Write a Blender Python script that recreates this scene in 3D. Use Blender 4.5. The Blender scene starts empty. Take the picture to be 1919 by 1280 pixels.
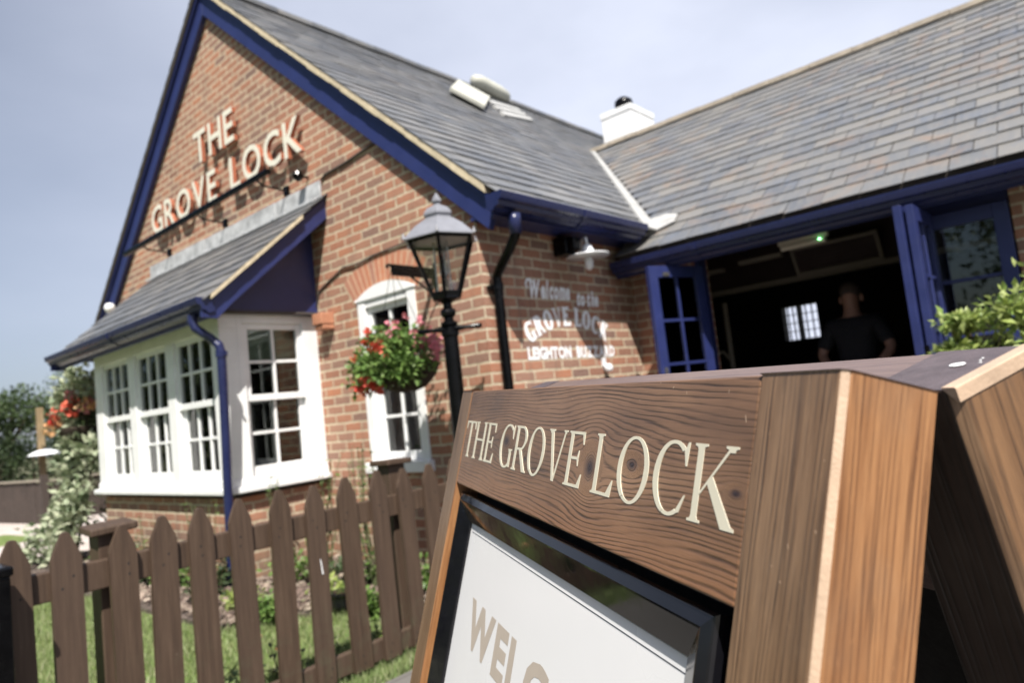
import bpy, bmesh, math, random
from mathutils import Vector, Matrix
R = math.radians
SC = bpy.context.scene
COL = SC.collection
random.seed(7)
EYE = 1.15

# ------------------------------------------------------------------ camera
cam_d = bpy.data.cameras.new("camera")
cam = bpy.data.objects.new("camera", cam_d)
COL.objects.link(cam)
rt = Vector((0.7467135, 0.6560054, -0.1098900))
up = Vector((0.1393375, 0.0072710, 0.9902183))
bk = Vector((0.6503875, -0.7547212, -0.0859768))
m = Matrix((( rt.x, up.x, bk.x, 3.1116), (rt.y, up.y, bk.y, -3.3698), (rt.z, up.z, bk.z, EYE), (0, 0, 0, 1)))
cam.matrix_world = m
cam_d.sensor_width = 36.0
cam_d.lens = 36.0 * 1295.397 / 1919.0
cam_d.clip_start = 0.05
cam_d.clip_end = 900
cam_d.dof.use_dof = True
cam_d.dof.focus_distance = 0.72
cam_d.dof.aperture_fstop = 5.6
cam_d.dof.aperture_blades = 9
SC.camera = cam

# ------------------------------------------------------------------ light
SUN = Vector((1.05, -0.96, 1.95)).normalized()
world = bpy.data.worlds.new("World"); SC.world = world
world.use_nodes = True
wt = world.node_tree; wt.nodes.clear()
wo = wt.nodes.new("ShaderNodeOutputWorld"); wb = wt.nodes.new("ShaderNodeBackground")
sky = wt.nodes.new("ShaderNodeTexSky"); sky.sky_type = 'NISHITA'; sky.sun_disc = False
sky.sun_elevation = math.asin(SUN.z); sky.sun_rotation = math.atan2(SUN.x, SUN.y)
sky.air_density = 1.0; sky.dust_density = 1.8; sky.ozone_density = 3.0
tc = wt.nodes.new("ShaderNodeTexCoord"); mp = wt.nodes.new("ShaderNodeMapping")
mp.inputs['Scale'].default_value = (1.0, 1.0, 2.2); mp.inputs['Rotation'].default_value = (0, 0, 0.9)
nz = wt.nodes.new("ShaderNodeTexNoise"); nz.inputs['Scale'].default_value = 1.9; nz.inputs['Detail'].default_value = 5; nz.inputs['Roughness'].default_value = 0.5
dt = wt.nodes.new("ShaderNodeVectorMath"); dt.operation = 'DOT_PRODUCT'; dt.inputs[1].default_value = (0.22, 0.97, -0.02)   # the cloud bank lies to the north
cv = wt.nodes.new("ShaderNodeMapRange"); cv.inputs[1].default_value = -0.50; cv.inputs[2].default_value = 0.66; cv.inputs[3].default_value = 0.0; cv.inputs[4].default_value = 1.0
cn = wt.nodes.new("ShaderNodeMapRange"); cn.inputs[1].default_value = 0.3; cn.inputs[2].default_value = 0.7; cn.inputs[3].default_value = 0.72; cn.inputs[4].default_value = 1.12
ml = wt.nodes.new("ShaderNodeMath"); ml.operation = 'MULTIPLY'; ml.use_clamp = True
mx = wt.nodes.new("ShaderNodeMixRGB"); mx.inputs[2].default_value = (9.6, 10.2, 12.1, 1)
L = wt.links.new
L(tc.outputs['Generated'], mp.inputs[0]); L(mp.outputs[0], nz.inputs['Vector']); L(nz.outputs['Fac'], cn.inputs[0])
L(tc.outputs['Generated'], dt.inputs[0]); L(dt.outputs['Value'], cv.inputs[0]); L(cv.outputs[0], ml.inputs[0]); L(cn.outputs[0], ml.inputs[1])
L(ml.outputs[0], mx.inputs[0]); L(sky.outputs[0], mx.inputs[1]); L(mx.outputs[0], wb.inputs[0]); L(wb.outputs[0], wo.inputs[0])
wb.inputs[1].default_value = 0.05
sd = bpy.data.lights.new("sun", 'SUN'); so = bpy.data.objects.new("sun", sd); COL.objects.link(so)
sd.energy = 4.9; sd.angle = R(0.55); sd.color = (1.0, 0.95, 0.87)
so.rotation_euler = SUN.to_track_quat('Z', 'Y').to_euler(); so.location = (6, -6, 12)
vs = SC.view_settings
vs.view_transform = 'Standard'; vs.look = 'None'; vs.gamma = 1; vs.use_curve_mapping = False; vs.exposure = 0.82
SC.cycles.max_bounces = 8
SC.cycles.transparent_max_bounces = 12

# ------------------------------------------------------------------ node helper
class NT:
    def __init__(s, name):
        s.m = bpy.data.materials.new(name); s.m.use_nodes = True
        s.t = s.m.node_tree; s.t.nodes.clear()
        s.out = s.t.nodes.new("ShaderNodeOutputMaterial")
        s.b = s.t.nodes.new("ShaderNodeBsdfPrincipled")
        s.t.links.new(s.b.outputs[0], s.out.inputs[0])
    def put(s, sock, v):
        if v is None: return
        if isinstance(v, bpy.types.NodeSocket): s.t.links.new(v, sock)
        elif isinstance(v, (tuple, list)) and len(v) == 3 and sock.type == 'RGBA': sock.default_value = (*v, 1)
        else: sock.default_value = v
    def math(s, op, a, b=None, c=None, clamp=False):
        n = s.t.nodes.new("ShaderNodeMath"); n.operation = op; n.use_clamp = clamp
        s.put(n.inputs[0], a); s.put(n.inputs[1], b)
        if c is not None: s.put(n.inputs[2], c)
        return n.outputs[0]
    def vmath(s, op, a, b=None):
        n = s.t.nodes.new("ShaderNodeVectorMath"); n.operation = op
        s.put(n.inputs[0], a); s.put(n.inputs[1], b)
        return n.outputs[0]
    def xyz(s, v):
        n = s.t.nodes.new("ShaderNodeSeparateXYZ"); s.put(n.inputs[0], v); return n.outputs
    def comb(s, x, y, z=0.0):
        n = s.t.nodes.new("ShaderNodeCombineXYZ"); s.put(n.inputs[0], x); s.put(n.inputs[1], y); s.put(n.inputs[2], z); return n.outputs[0]
    def attr(s, name):
        n = s.t.nodes.new("ShaderNodeAttribute"); n.attribute_name = name; return n
    def noise(s, vec, scale, detail=3, rough=0.5, dist=0.0):
        n = s.t.nodes.new("ShaderNodeTexNoise"); s.put(n.inputs['Vector'], vec)
        n.inputs['Scale'].default_value = scale; n.inputs['Detail'].default_value = detail
        n.inputs['Roughness'].default_value = rough; n.inputs['Distortion'].default_value = dist
        return n.outputs['Fac']
    def ramp(s, f, stops, interp='LINEAR'):
        n = s.t.nodes.new("ShaderNodeValToRGB"); s.put(n.inputs[0], f); cr = n.color_ramp; cr.interpolation = interp
        while len(cr.elements) < len(stops): cr.elements.new(0.5)
        for e, (p, c) in zip(cr.elements, stops):
            e.position = p; e.color = (*c, 1) if len(c) == 3 else c
        return n.outputs[0]
    def rng(s, f, a, b, c, d):
        n = s.t.nodes.new("ShaderNodeMapRange"); s.put(n.inputs[0], f)
        for i, v in enumerate((a, b, c, d)): n.inputs[i + 1].default_value = v
        return n.outputs[0]
    def mix(s, f, a, b, mode='MIX'):
        n = s.t.nodes.new("ShaderNodeMixRGB"); n.blend_type = mode
        s.put(n.inputs[0], f); s.put(n.inputs[1], a); s.put(n.inputs[2], b); return n.outputs[0]
    def bump(s, h, strength=0.3, dist=0.01):
        n = s.t.nodes.new("ShaderNodeBump"); s.put(n.inputs['Height'], h)
        n.inputs['Strength'].default_value = strength; n.inputs['Distance'].default_value = dist
        s.t.links.new(n.outputs[0], s.b.inputs['Normal']); return n.outputs[0]
    def pos(s):
        return s.t.nodes.new("ShaderNodeNewGeometry").outputs['Position']
    def geo(s):
        return s.t.nodes.new("ShaderNodeNewGeometry").outputs
    def obj(s):
        return s.t.nodes.new("ShaderNodeTexCoord").outputs['Object']
    def set(s, **k):
        names = dict(col='Base Color', rough='Roughness', metal='Metallic', spec='Specular IOR Level', coat='Coat Weight',
                     coatr='Coat Roughness', sub='Subsurface Weight', trans='Transmission Weight', ior='IOR', alpha='Alpha',
                     emc='Emission Color', ems='Emission Strength')
        for a, v in k.items(): s.put(s.b.inputs[names[a]], v)
        return s.m

def simple(name, col, rough=0.5, var=0.12, scale=6.0, bump=0.0, **k):
    n = NT(name); p = n.pos(); f = n.noise(p, scale, 4, 0.6)
    c0 = tuple(min(1, c * (1 - var)) for c in col); c1 = tuple(min(1, c * (1 + var)) for c in col)
    c = n.ramp(f, [(0.3, c0), (0.7, c1)])
    rr = n.rng(n.noise(p, scale * 3, 3), 0.3, 0.7, max(0.02, rough - 0.06), rough + 0.08)
    if bump: n.bump(n.noise(p, scale * 12, 3), bump, 0.003)
    return n.set(col=c, rough=rr, **k)

# ---- materials
def mat_brick():
    n = NT("brick"); g = n.geo(); p = n.xyz(g['Position']); nn = n.xyz(g['True Normal'])
    s = n.math('ADD', n.math('MULTIPLY', p[0], n.math('ABSOLUTE', nn[1])), n.math('MULTIPLY', p[1], n.math('ABSOLUTE', nn[0])))
    wob = n.math('MULTIPLY', n.math('SUBTRACT', n.noise(g['Position'], 14, 3), 0.5), 0.016)
    vec = n.comb(n.math('ADD', s, wob), n.math('ADD', p[2], wob), 0.0)
    def br(ms, sm):
        b = n.t.nodes.new("ShaderNodeTexBrick"); n.put(b.inputs['Vector'], vec)
        b.inputs['Scale'].default_value = 1.0; b.inputs['Brick Width'].default_value = 0.225; b.inputs['Row Height'].default_value = 0.075
        b.inputs['Mortar Size'].default_value = ms; b.inputs['Mortar Smooth'].default_value = sm
        b.inputs['Color1'].default_value = (0, 0, 0, 1); b.inputs['Color2'].default_value = (1, 1, 1, 1); b.inputs['Mortar'].default_value = (0, 0, 0, 1)
        b.inputs['Bias'].default_value = 0.0; b.offset = 0.5; b.squash = 1.0
        return b
    b = br(0.0092, 0.3)
    col = n.ramp(b.outputs['Color'], [(0.0, (0.235, 0.105, 0.070)), (0.12, (0.350, 0.140, 0.080)), (0.24, (0.300, 0.160, 0.110)), (0.36, (0.420, 0.165, 0.085)), (0.48, (0.340, 0.165, 0.108)),
                                      (0.60, (0.225, 0.130, 0.098)), (0.72, (0.385, 0.155, 0.088)), (0.86, (0.360, 0.190, 0.128)), (1.0, (0.165, 0.095, 0.080))])
    dirt = n.noise(g['Position'], 38, 5, 0.7)
    col = n.mix(n.rng(dirt, 0.35, 0.75, 0.0, 0.5), col, (0.40, 0.28, 0.215))
    blot = n.noise(g['Position'], 1.3, 5, 0.65)
    col = n.mix(n.rng(blot, 0.45, 0.72, 0.0, 0.42), col, (0.19, 0.125, 0.10))
    mort = n.ramp(n.noise(g['Position'], 22, 4, 0.7), [(0.28, (0.36, 0.30, 0.215)), (0.5, (0.52, 0.44, 0.32)), (0.72, (0.64, 0.55, 0.41))])
    c = n.mix(b.outputs['Fac'], col, mort)
    strk = n.noise(n.vmath('MULTIPLY', g['Position'], (9.0, 9.0, 0.8)), 1.0, 5, 0.7)     # rain streaks and soot
    c = n.mix(n.rng(strk, 0.52, 0.74, 0.0, 0.5), c, (0.13, 0.095, 0.078))
    c = n.mix(n.math('MULTIPLY', n.rng(p[2], 0.55, 0.0, 0.0, 0.75), n.rng(n.noise(g['Position'], 7, 5, 0.7), 0.35, 0.7, 0.2, 1.0)), c, (0.11, 0.10, 0.065))
    c = n.mix(n.rng(n.noise(g['Position'], 21, 4, 0.7), 0.66, 0.76, 0.0, 0.35), c, (0.58, 0.52, 0.45))
    h = n.math('SUBTRACT', n.math('MULTIPLY', n.noise(g['Position'], 60, 5, 0.7), 0.5), b.outputs['Fac'])
    n.bump(h, 0.7, 0.006)
    return n.set(col=c, rough=0.86, spec=0.25)

def mat_slate(name, base, warm, lichen):
    n = NT(name); g = n.geo(); r = g['Random Per Island']; p = g['Position']
    a = n.ramp(r, [(0.0, base[0]), (0.25, base[1]), (0.5, base[2]), (0.75, base[1]), (1.0, base[3])])
    f = n.noise(p, 2.3, 6, 0.68, 0.8)
    a = n.mix(n.rng(f, 0.54, 0.72, 0.0, warm), a, (0.235, 0.155, 0.105))
    a = n.mix(n.rng(f, 0.45, 0.33, 0.0, warm * .9), a, (0.105, 0.122, 0.155))
    st = n.noise(n.vmath('MULTIPLY', p, (16.0, 3.0, 3.0)), 1.6, 4, 0.7)
    a = n.mix(n.rng(st, 0.42, 0.72, 0.0, 0.5), a, (0.20, 0.185, 0.165))
    a = n.mix(n.rng(n.noise(p, 26, 5, 0.7), 0.62, 0.72, 0.0, lichen), a, (0.36, 0.34, 0.28))
    n.bump(n.noise(p, 45, 4, 0.7), 0.35, 0.004)
    return n.set(col=a, rough=n.rng(f, 0.3, 0.7, 0.36, 0.56), spec=0.5)

def mat_wood(name, kind):
    """kind: header (grain runs along local x, knots) or stile (grain along local y)"""
    n = NT(name); a = n.attr('loc').outputs['Vector']; x, y, z = n.xyz(a)[0:3]
    if kind == 'header':
        fld = n.math('ADD', y, n.math('MULTIPLY', n.math('SUBTRACT', n.noise(n.comb(n.math('MULTIPLY', x, 2.2), n.math('MULTIPLY', y, 9), 0.0), 1.0, 2, 0.5), 0.5), 0.045))
        fld = n.math('ADD', fld, n.math('MULTIPLY', n.math('SUBTRACT', n.noise(n.comb(n.math('MULTIPLY', x, 14), n.math('MULTIPLY', y, 40), 0.0), 1.0, 2, 0.5), 0.5), 0.0035))
        kn = None
        for (kx, ky, ax, rad) in ((-0.316, -0.086, 1.0, 0.021), (-0.590, -0.074, 2.0, 0.012), (-0.505, -0.092, 1.7, 0.0065), (-0.232, -0.076, 1.7, 0.009), (-0.083, -0.083, 2.0, 0.0055)):
            dx = n.math('DIVIDE', n.math('SUBTRACT', x, kx), ax); dy = n.math('SUBTRACT', y, ky)
            r2 = n.math('ADD', n.math('MULTIPLY', dx, dx), n.math('MULTIPLY', dy, dy))
            rr = n.math('SQRT', r2)
            fld = n.math('SUBTRACT', fld, n.math('MULTIPLY', dy, n.math('DIVIDE', rad * rad * 1.5, n.math('ADD', r2, rad * rad * 0.8))))
            mk = n.rng(rr, rad * 0.75, rad * 1.35, 1.0, 0.0)
            ringf = n.math('MULTIPLY', n.math('ADD', rr, n.math('MULTIPLY', n.noise(a, 90, 2), 0.003)), 1.6)
            fld = n.math('ADD', n.math('MULTIPLY', fld, n.math('SUBTRACT', 1.0, mk)), n.math('MULTIPLY', ringf, mk))
            core = n.rng(rr, rad * 0.15, rad * 0.8, 1.0, 0.0)
            kn = core if kn is None else n.math('MAXIMUM', kn, core)
        per = 0.0050
        ph = n.math('MULTIPLY', fld, 2 * math.pi / per)
        ph = n.math('ADD', ph, n.math('MULTIPLY', n.noise(n.comb(n.math('MULTIPLY', x, 3.0), n.math('MULTIPLY', y, 60), 0.0), 1.0, 3, 0.6), 15.0))
        s = n.math('ADD', n.math('MULTIPLY', n.math('SINE', ph), 0.5), 0.5)
        line = n.math('POWER', s, 3.2)
        amp = n.rng(n.noise(n.comb(n.math('MULTIPLY', x, 7), n.math('MULTIPLY', y, 55), 3.0), 1.0, 4, 0.65), 0.33, 0.66, 0.12, 1.0)
        f = n.math('MULTIPLY', line, amp)
        fib = n.noise(n.comb(n.math('MULTIPLY', x, 40), n.math('MULTIPLY', y, 900), 0.0), 1.0, 3, 0.6)
        base = n.ramp(n.noise(n.comb(n.math('MULTIPLY', x, 5), n.math('MULTIPLY', y, 18), 1.0), 1.0, 3), [(0.25, (0.100, 0.054, 0.030)), (0.5, (0.195, 0.106, 0.058)), (0.78, (0.305, 0.175, 0.097))])
        # the lower edge of the board is paler, redder wood
        low = n.rng(y, -0.105, -0.150, 0.0, 1.0)
        base = n.mix(n.math('MULTIPLY', low, 0.55), base, (0.29, 0.135, 0.065))
        dark = (0.030, 0.016, 0.011)
        c = n.mix(n.math('MULTIPLY', f, 0.86), base, dark)
        c = n.mix(n.rng(fib, 0.5, 0.8, 0.0, 0.35), c, dark)
        c = n.mix(n.math('MULTIPLY', kn, 0.95), c, (0.018, 0.009, 0.012))
        mott = n.noise(a, 12, 3, 0.6)
        c = n.mix(n.rng(mott, 0.5, 0.75, 0.0, 0.25), c, (0.085, 0.052, 0.042))
        h = n.math('SUBTRACT', n.math('MULTIPLY', fib, 0.25), f)
        n.bump(h, 0.35, 0.0012)
        return n.set(col=c, rough=n.rng(mott, 0.3, 0.7, 0.34, 0.46), spec=0.5, coat=0.25, coatr=0.26)
    per, lo, hi, dark, dk = {'stile': (0.0065, (0.120, 0.066, 0.034), (0.275, 0.170, 0.098), (0.045, 0.023, 0.014), 0.8),
                            'side': (0.0062, (0.195, 0.080, 0.029), (0.375, 0.190, 0.082), (0.085, 0.032, 0.012), 0.88),
                            'rear': (0.0125, (0.12, 0.060, 0.027), (0.24, 0.130, 0.062), (0.022, 0.012, 0.009), 0.95),
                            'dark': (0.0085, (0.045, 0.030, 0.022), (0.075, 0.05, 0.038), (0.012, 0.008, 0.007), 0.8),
                            'top': (0.010, (0.13, 0.085, 0.075), (0.20, 0.135, 0.115), (0.06, 0.04, 0.04), 0.7)}[kind]
    if kind == 'top':
        x, y = y, x
    # face-aware cross-grain coordinate: x + z so that front and side faces both show lines
    q = n.math('ADD', x, z)
    wav = n.math('MULTIPLY', n.math('SUBTRACT', n.noise(n.comb(n.math('MULTIPLY', q, 9), n.math('MULTIPLY', y, 1.3), 0.0), 1.0, 3, 0.6), 0.5), 0.055)
    q2 = n.math('ADD', q, wav)
    ph = n.math('ADD', n.math('MULTIPLY', q2, 2 * math.pi / per), n.math('MULTIPLY', n.noise(n.comb(n.math('MULTIPLY', q, 60), n.math('MULTIPLY', y, 1.2), 5.0), 1.0, 3, 0.6), 22.0))
    f = n.math('POWER', n.math('ADD', n.math('MULTIPLY', n.math('SINE', ph), 0.5), 0.5), 2.2)
    f = n.math('MULTIPLY', f, n.rng(n.noise(n.comb(n.math('MULTIPLY', q, 70), n.math('MULTIPLY', y, 4), 2.0), 1.0, 5, 0.7), 0.40, 0.64, 0.0, 1.0))
    fib = n.noise(n.comb(n.math('MULTIPLY', q, 1100), n.math('MULTIPLY', y, 26), 0.0), 1.0, 3, 0.65)
    base = n.ramp(n.noise(n.comb(n.math('MULTIPLY', q, 45), n.math('MULTIPLY', y, 4.0), 1.0), 1.0, 5, 0.68), [(0.32, lo), (0.68, hi)])
    c = n.mix(n.math('MULTIPLY', f, dk), base, dark)
    c = n.mix(n.rng(fib, 0.45, 0.8, 0.0, 0.4), c, dark)
    chk = n.noise(n.comb(n.math('MULTIPLY', q, 210), n.math('MULTIPLY', y, 5.0), 7.0), 1.0, 4, 0.7)   # drying checks
    c = n.mix(n.rng(chk, 0.66, 0.72, 0.0, 0.85), c, tuple(v * 0.35 for v in dark))
    wr = n.noise(n.comb(n.math('MULTIPLY', q, 9), n.math('MULTIPLY', y, 6), 11.0), 1.0, 4, 0.6)       # weathering
    c = n.mix(n.rng(wr, 0.5, 0.75, 0.0, 0.35), c, (0.17, 0.125, 0.09))
    spk = n.noise(n.comb(n.math('MULTIPLY', q, 500), n.math('MULTIPLY', y, 90), 0.0), 1.0, 3, 0.6)
    c = n.mix(n.rng(spk, 0.62, 0.75, 0.0, 0.22), c, tuple(min(1, v * 1.6) for v in hi))
    n.bump(n.math('SUBTRACT', n.math('MULTIPLY', fib, 0.5), f), 0.35, 0.0013)
    return n.set(col=c, rough=0.42, spec=0.5, coat=0.15, coatr=0.3)

def mat_glass(name, tint=(0.8, 0.85, 0.83), k=1.25):
    n = NT(name); n.t.nodes.remove(n.b)
    gl = n.t.nodes.new("ShaderNodeBsdfGlossy"); gl.inputs['Roughness'].default_value = 0.02
    tr = n.t.nodes.new("ShaderNodeBsdfTransparent"); tr.inputs[0].default_value = (*tint, 1)
    fr = n.t.nodes.new("ShaderNodeFresnel"); fr.inputs[0].default_value = 1.55
    ad = n.math('ADD', n.math('MULTIPLY', fr.outputs[0], k), 0.01, clamp=True)
    ms = n.t.nodes.new("ShaderNodeMixShader")
    n.put(ms.inputs[0], ad); n.t.links.new(tr.outputs[0], ms.inputs[1]); n.t.links.new(gl.outputs[0], ms.inputs[2])
    n.t.links.new(ms.outputs[0], n.out.inputs[0])
    return n.m

def mat_leaf(name, cols, rough=0.45, tl=0.25):
    n = NT(name); g = n.geo(); r = g['Random Per Island']
    k = len(cols) - 1
    c = n.ramp(r, [(i / k, cc) for i, cc in enumerate(cols)])
    c = n.mix(n.rng(n.noise(g['Position'], 30, 2), 0.3, 0.7, 0.0, 0.3), c, tuple(v * 0.6 for v in cols[0]))
    m = n.set(col=c, rough=rough, spec=0.4)
    tlb = n.t.nodes.new("ShaderNodeBsdfTranslucent"); n.put(tlb.inputs[0], c)
    ms = n.t.nodes.new("ShaderNodeMixShader"); ms.inputs[0].default_value = tl
    n.t.links.new(n.b.outputs[0], ms.inputs[1]); n.t.links.new(tlb.outputs[0], ms.inputs[2]); n.t.links.new(ms.outputs[0], n.out.inputs[0])
    return m

M = {}
M['brick'] = mat_brick()
M['slate'] = mat_slate("slate_wing", [(0.150, 0.148, 0.145), (0.118, 0.124, 0.134), (0.178, 0.170, 0.158), (0.094, 0.101, 0.116)], 0.8, 0.7)
M['slate2'] = mat_slate("slate_main", [(0.125, 0.127, 0.132), (0.095, 0.102, 0.113), (0.155, 0.155, 0.155), (0.072, 0.079, 0.092)], 0.14, 0.5)
M['ridge'] = simple("ridge_tile", (0.30, 0.26, 0.21), 0.85, 0.25, 9, 0.4)
M['verge'] = simple("verge_mortar", (0.52, 0.44, 0.31), 0.9, 0.18, 14, 0.5)
M['lead'] = simple("lead", (0.40, 0.41, 0.425), 0.6, 0.35, 9, 0.4)
M['valley'] = simple("valley_coating", (0.36, 0.36, 0.355), 0.75, 0.16, 8, 0.3)
M['blue'] = simple("blue_paint", (0.020, 0.028, 0.108), 0.4, 0.14, 4, 0.08)
M['bluepvc'] = simple("blue_gutter", (0.014, 0.019, 0.070), 0.3, 0.12, 5, 0.0)
M['white'] = simple("white_paint", (0.78, 0.785, 0.79), 0.36, 0.07, 5, 0.08)
M['deck'] = simple("roof_underside", (0.06, 0.05, 0.045), 0.8, 0.2, 7)
M['black'] = simple("black_paint", (0.0025, 0.0025, 0.003), 0.22, 0.3, 9, 0.03, spec=0.22)
M['blackgloss'] = simple("black_plastic", (0.006, 0.006, 0.008), 0.07, 0.2, 20)
M['blackmatt'] = simple("black_board", (0.010, 0.009, 0.009), 0.75, 0.3, 20, 0.2)
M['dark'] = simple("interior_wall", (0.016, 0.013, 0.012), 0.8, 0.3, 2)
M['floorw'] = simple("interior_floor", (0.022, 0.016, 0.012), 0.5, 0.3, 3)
M['hatch'] = simple("hatch_cover", (0.42, 0.42, 0.37), 0.6, 0.12, 6)
M['cream'] = simple("cream_plastic", (0.55, 0.50, 0.42), 0.5, 0.08, 6)
M['creamdim'] = simple("cream_paint", (0.26, 0.225, 0.18), 0.6, 0.1, 6)
M['maroon'] = simple("maroon_panel", (0.035, 0.019, 0.017), 0.6, 0.2, 4)
M['glass'] = mat_glass("window_glass")
M['lampglass'] = mat_glass("lantern_glass", (0.97, 0.98, 0.97), 0.55)
def mat_fence():
    n = NT("fence_paint"); p = n.pos(); q = n.vmath('MULTIPLY', p, (60.0, 60.0, 3.0))
    oi = n.t.nodes.new("ShaderNodeObjectInfo").outputs['Random']
    c = n.ramp(n.noise(q, 1.0, 5, 0.7), [(0.3, (0.038, 0.023, 0.015)), (0.55, (0.068, 0.043, 0.028)), (0.75, (0.100, 0.066, 0.045))])
    c = n.mix(n.math('MULTIPLY', oi, 0.4), c, (0.075, 0.050, 0.038))
    zz = n.xyz(p)[2]
    c = n.mix(n.math('MULTIPLY', n.rng(n.noise(p, 16, 5, 0.7), 0.5, 0.75, 0.0, 0.8), n.rng(zz, 0.45, 0.0, 0.0, 1.0)), c, (0.075, 0.075, 0.045))
    c = n.mix(n.rng(n.noise(p, 55, 4, 0.7), 0.66, 0.74, 0.0, 0.4), c, (0.20, 0.155, 0.125))
    n.bump(n.noise(q, 1.2, 5, 0.7), 0.4, 0.003)
    return n.set(col=c, rough=0.6, spec=0.35)
M['fence'] = mat_fence()
M['fence2'] = simple("far_fence_paint", (0.05, 0.036, 0.030), 0.7, 0.2, 4, 0.2)
M['terra'] = simple("terracotta", (0.42, 0.19, 0.11), 0.8, 0.15, 12, 0.3)
M['curtain'] = simple("curtain", (0.30, 0.29, 0.31), 0.9, 0.15, 8, 0.2)
M['blind'] = simple("blind", (0.36, 0.37, 0.27), 0.9, 0.1, 5, 0.2)
M['signcream'] = simple("sign_face", (0.72, 0.69, 0.58), 0.45, 0.05, 9)
M['signside'] = simple("sign_return", (0.36, 0.12, 0.065), 0.5, 0.12, 9)
M['wpaint'] = simple("painted_lettering", (0.86, 0.86, 0.88), 0.8, 0.04, 40, 0.3)
M['lettercream'] = simple("letter_vinyl", (0.60, 0.565, 0.45), 0.42, 0.03, 30)
M['lettertan'] = simple("poster_ink", (0.44, 0.38, 0.32), 0.5, 0.03, 30)
M['poster'] = simple("poster_paper", (0.74, 0.74, 0.75), 0.22, 0.02, 3)
M['pinline'] = simple("poster_line", (0.02, 0.02, 0.04), 0.5, 0.02, 3)
M['header'] = mat_wood("header_wood", 'header')
M['stile'] = mat_wood("stile_wood", 'stile')
M['sidew'] = mat_wood("side_wood", 'side')
M['shadew'] = mat_wood("shaded_inner_wood", 'dark')  # shade between the two frames put into the wood colour
M['rearw'] = mat_wood("rear_wood", 'rear')
M['topw'] = mat_wood("top_wood", 'top')
M['endgrain'] = simple("end_grain", (0.085, 0.065, 0.070), 0.45, 0.25, 60, 0.3)
M['chamf'] = simple("chamfer_wood", (0.47, 0.34, 0.24), 0.4, 0.14, 30, 0.2)
M['steel'] = simple("steel", (0.45, 0.43, 0.40), 0.3, 0.15, 30, metal=0.9)
M['silver'] = simple("lantern_top", (0.19, 0.195, 0.22), 0.4, 0.1, 20, 0.1)
M['coir'] = simple("coir", (0.028, 0.018, 0.012), 0.95, 0.4, 40, 0.8)
M['skin'] = simple("skin", (0.33, 0.18, 0.13), 0.5, 0.06, 20)
M['hair'] = simple("hair", (0.06, 0.042, 0.035), 0.8, 0.2, 60)
M['shirt'] = simple("black_shirt", (0.010, 0.010, 0.014), 0.85, 0.2, 20)
M['trouser'] = simple("trousers", (0.012, 0.012, 0.013), 0.85, 0.2, 20)
M['bark'] = simple("tree_bark", (0.09, 0.065, 0.045), 0.9, 0.3, 8, 0.6)
M['stem'] = simple("stem", (0.10, 0.12, 0.05), 0.7, 0.2, 20)
M['postwood'] = simple("pale_post", (0.24, 0.175, 0.095), 0.8, 0.2, 9, 0.3)
M['enamel'] = simple("white_enamel", (0.74, 0.75, 0.78), 0.3, 0.05, 9)
M['grass'] = mat_leaf("grass_blades", [(0.15, 0.22, 0.07), (0.21, 0.29, 0.10), (0.28, 0.34, 0.15), (0.34, 0.34, 0.20), (0.13, 0.19, 0.06)], 0.55, 0.3)
M['leafg'] = mat_leaf("leaf_green", [(0.07, 0.14, 0.03), (0.13, 0.22, 0.05), (0.21, 0.31, 0.09), (0.09, 0.17, 0.045)])
M['leafy'] = mat_leaf("leaf_yellow_green", [(0.30, 0.38, 0.09), (0.40, 0.47, 0.15), (0.20, 0.30, 0.07), (0.48, 0.54, 0.22), (0.12, 0.22, 0.06)], 0.4, 0.35)
M['leafv'] = mat_leaf("leaf_variegated", [(0.14, 0.19, 0.10), (0.42, 0.46, 0.31), (0.58, 0.60, 0.44), (0.22, 0.29, 0.17), (0.48, 0.52, 0.37)], 0.55, 0.25)
M['leafd'] = mat_leaf("leaf_dark", [(0.022, 0.040, 0.014), (0.036, 0.060, 0.019), (0.05, 0.078, 0.025), (0.018, 0.033, 0.012)], 0.6, 0.15)
M['leaft'] = mat_leaf("leaf_tree", [(0.045, 0.075, 0.026), (0.06, 0.095, 0.033), (0.08, 0.118, 0.042), (0.038, 0.063, 0.024)], 0.6, 0.2)
M['pink'] = mat_leaf("petal_pink", [(0.70, 0.22, 0.27), (0.80, 0.36, 0.40), (0.62, 0.15, 0.20)], 0.6, 0.3)
M['orange'] = mat_leaf("petal_orange", [(0.66, 0.07, 0.06), (0.74, 0.12, 0.08), (0.76, 0.22, 0.12)], 0.6, 0.3)
M['peach'] = mat_leaf("petal_peach", [(0.85, 0.45, 0.22), (0.82, 0.60, 0.35)], 0.6, 0.3)
M['barkchip'] = mat_leaf("bark_chips", [(0.05, 0.035, 0.03), (0.17, 0.12, 0.10), (0.33, 0.26, 0.21), (0.10, 0.07, 0.055), (0.50, 0.42, 0.34)], 0.9, 0.0)
M['bulb'] = NT("warm_bulb").set(col=(1, 0.7, 0.4), emc=(1.0, 0.55, 0.22), ems=14.0)
M['led'] = NT("green_led").set(col=(0.3, 1, 0.5), emc=(0.25, 1.0, 0.35), ems=9.0)

# ------------------------------------------------------------------ mesh builder
class Fr:
    def __init__(s, o, u, v, n):
        s.o = Vector(o); s.u = Vector(u).normalized(); s.v = Vector(v).normalized(); s.n = Vector(n).normalized()
    def p(s, a, b, c=0.0):
        return s.o + s.u * a + s.v * b + s.n * c
WORLD = Fr((0, 0, 0), (1, 0, 0), (0, 1, 0), (0, 0, 1))

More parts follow.
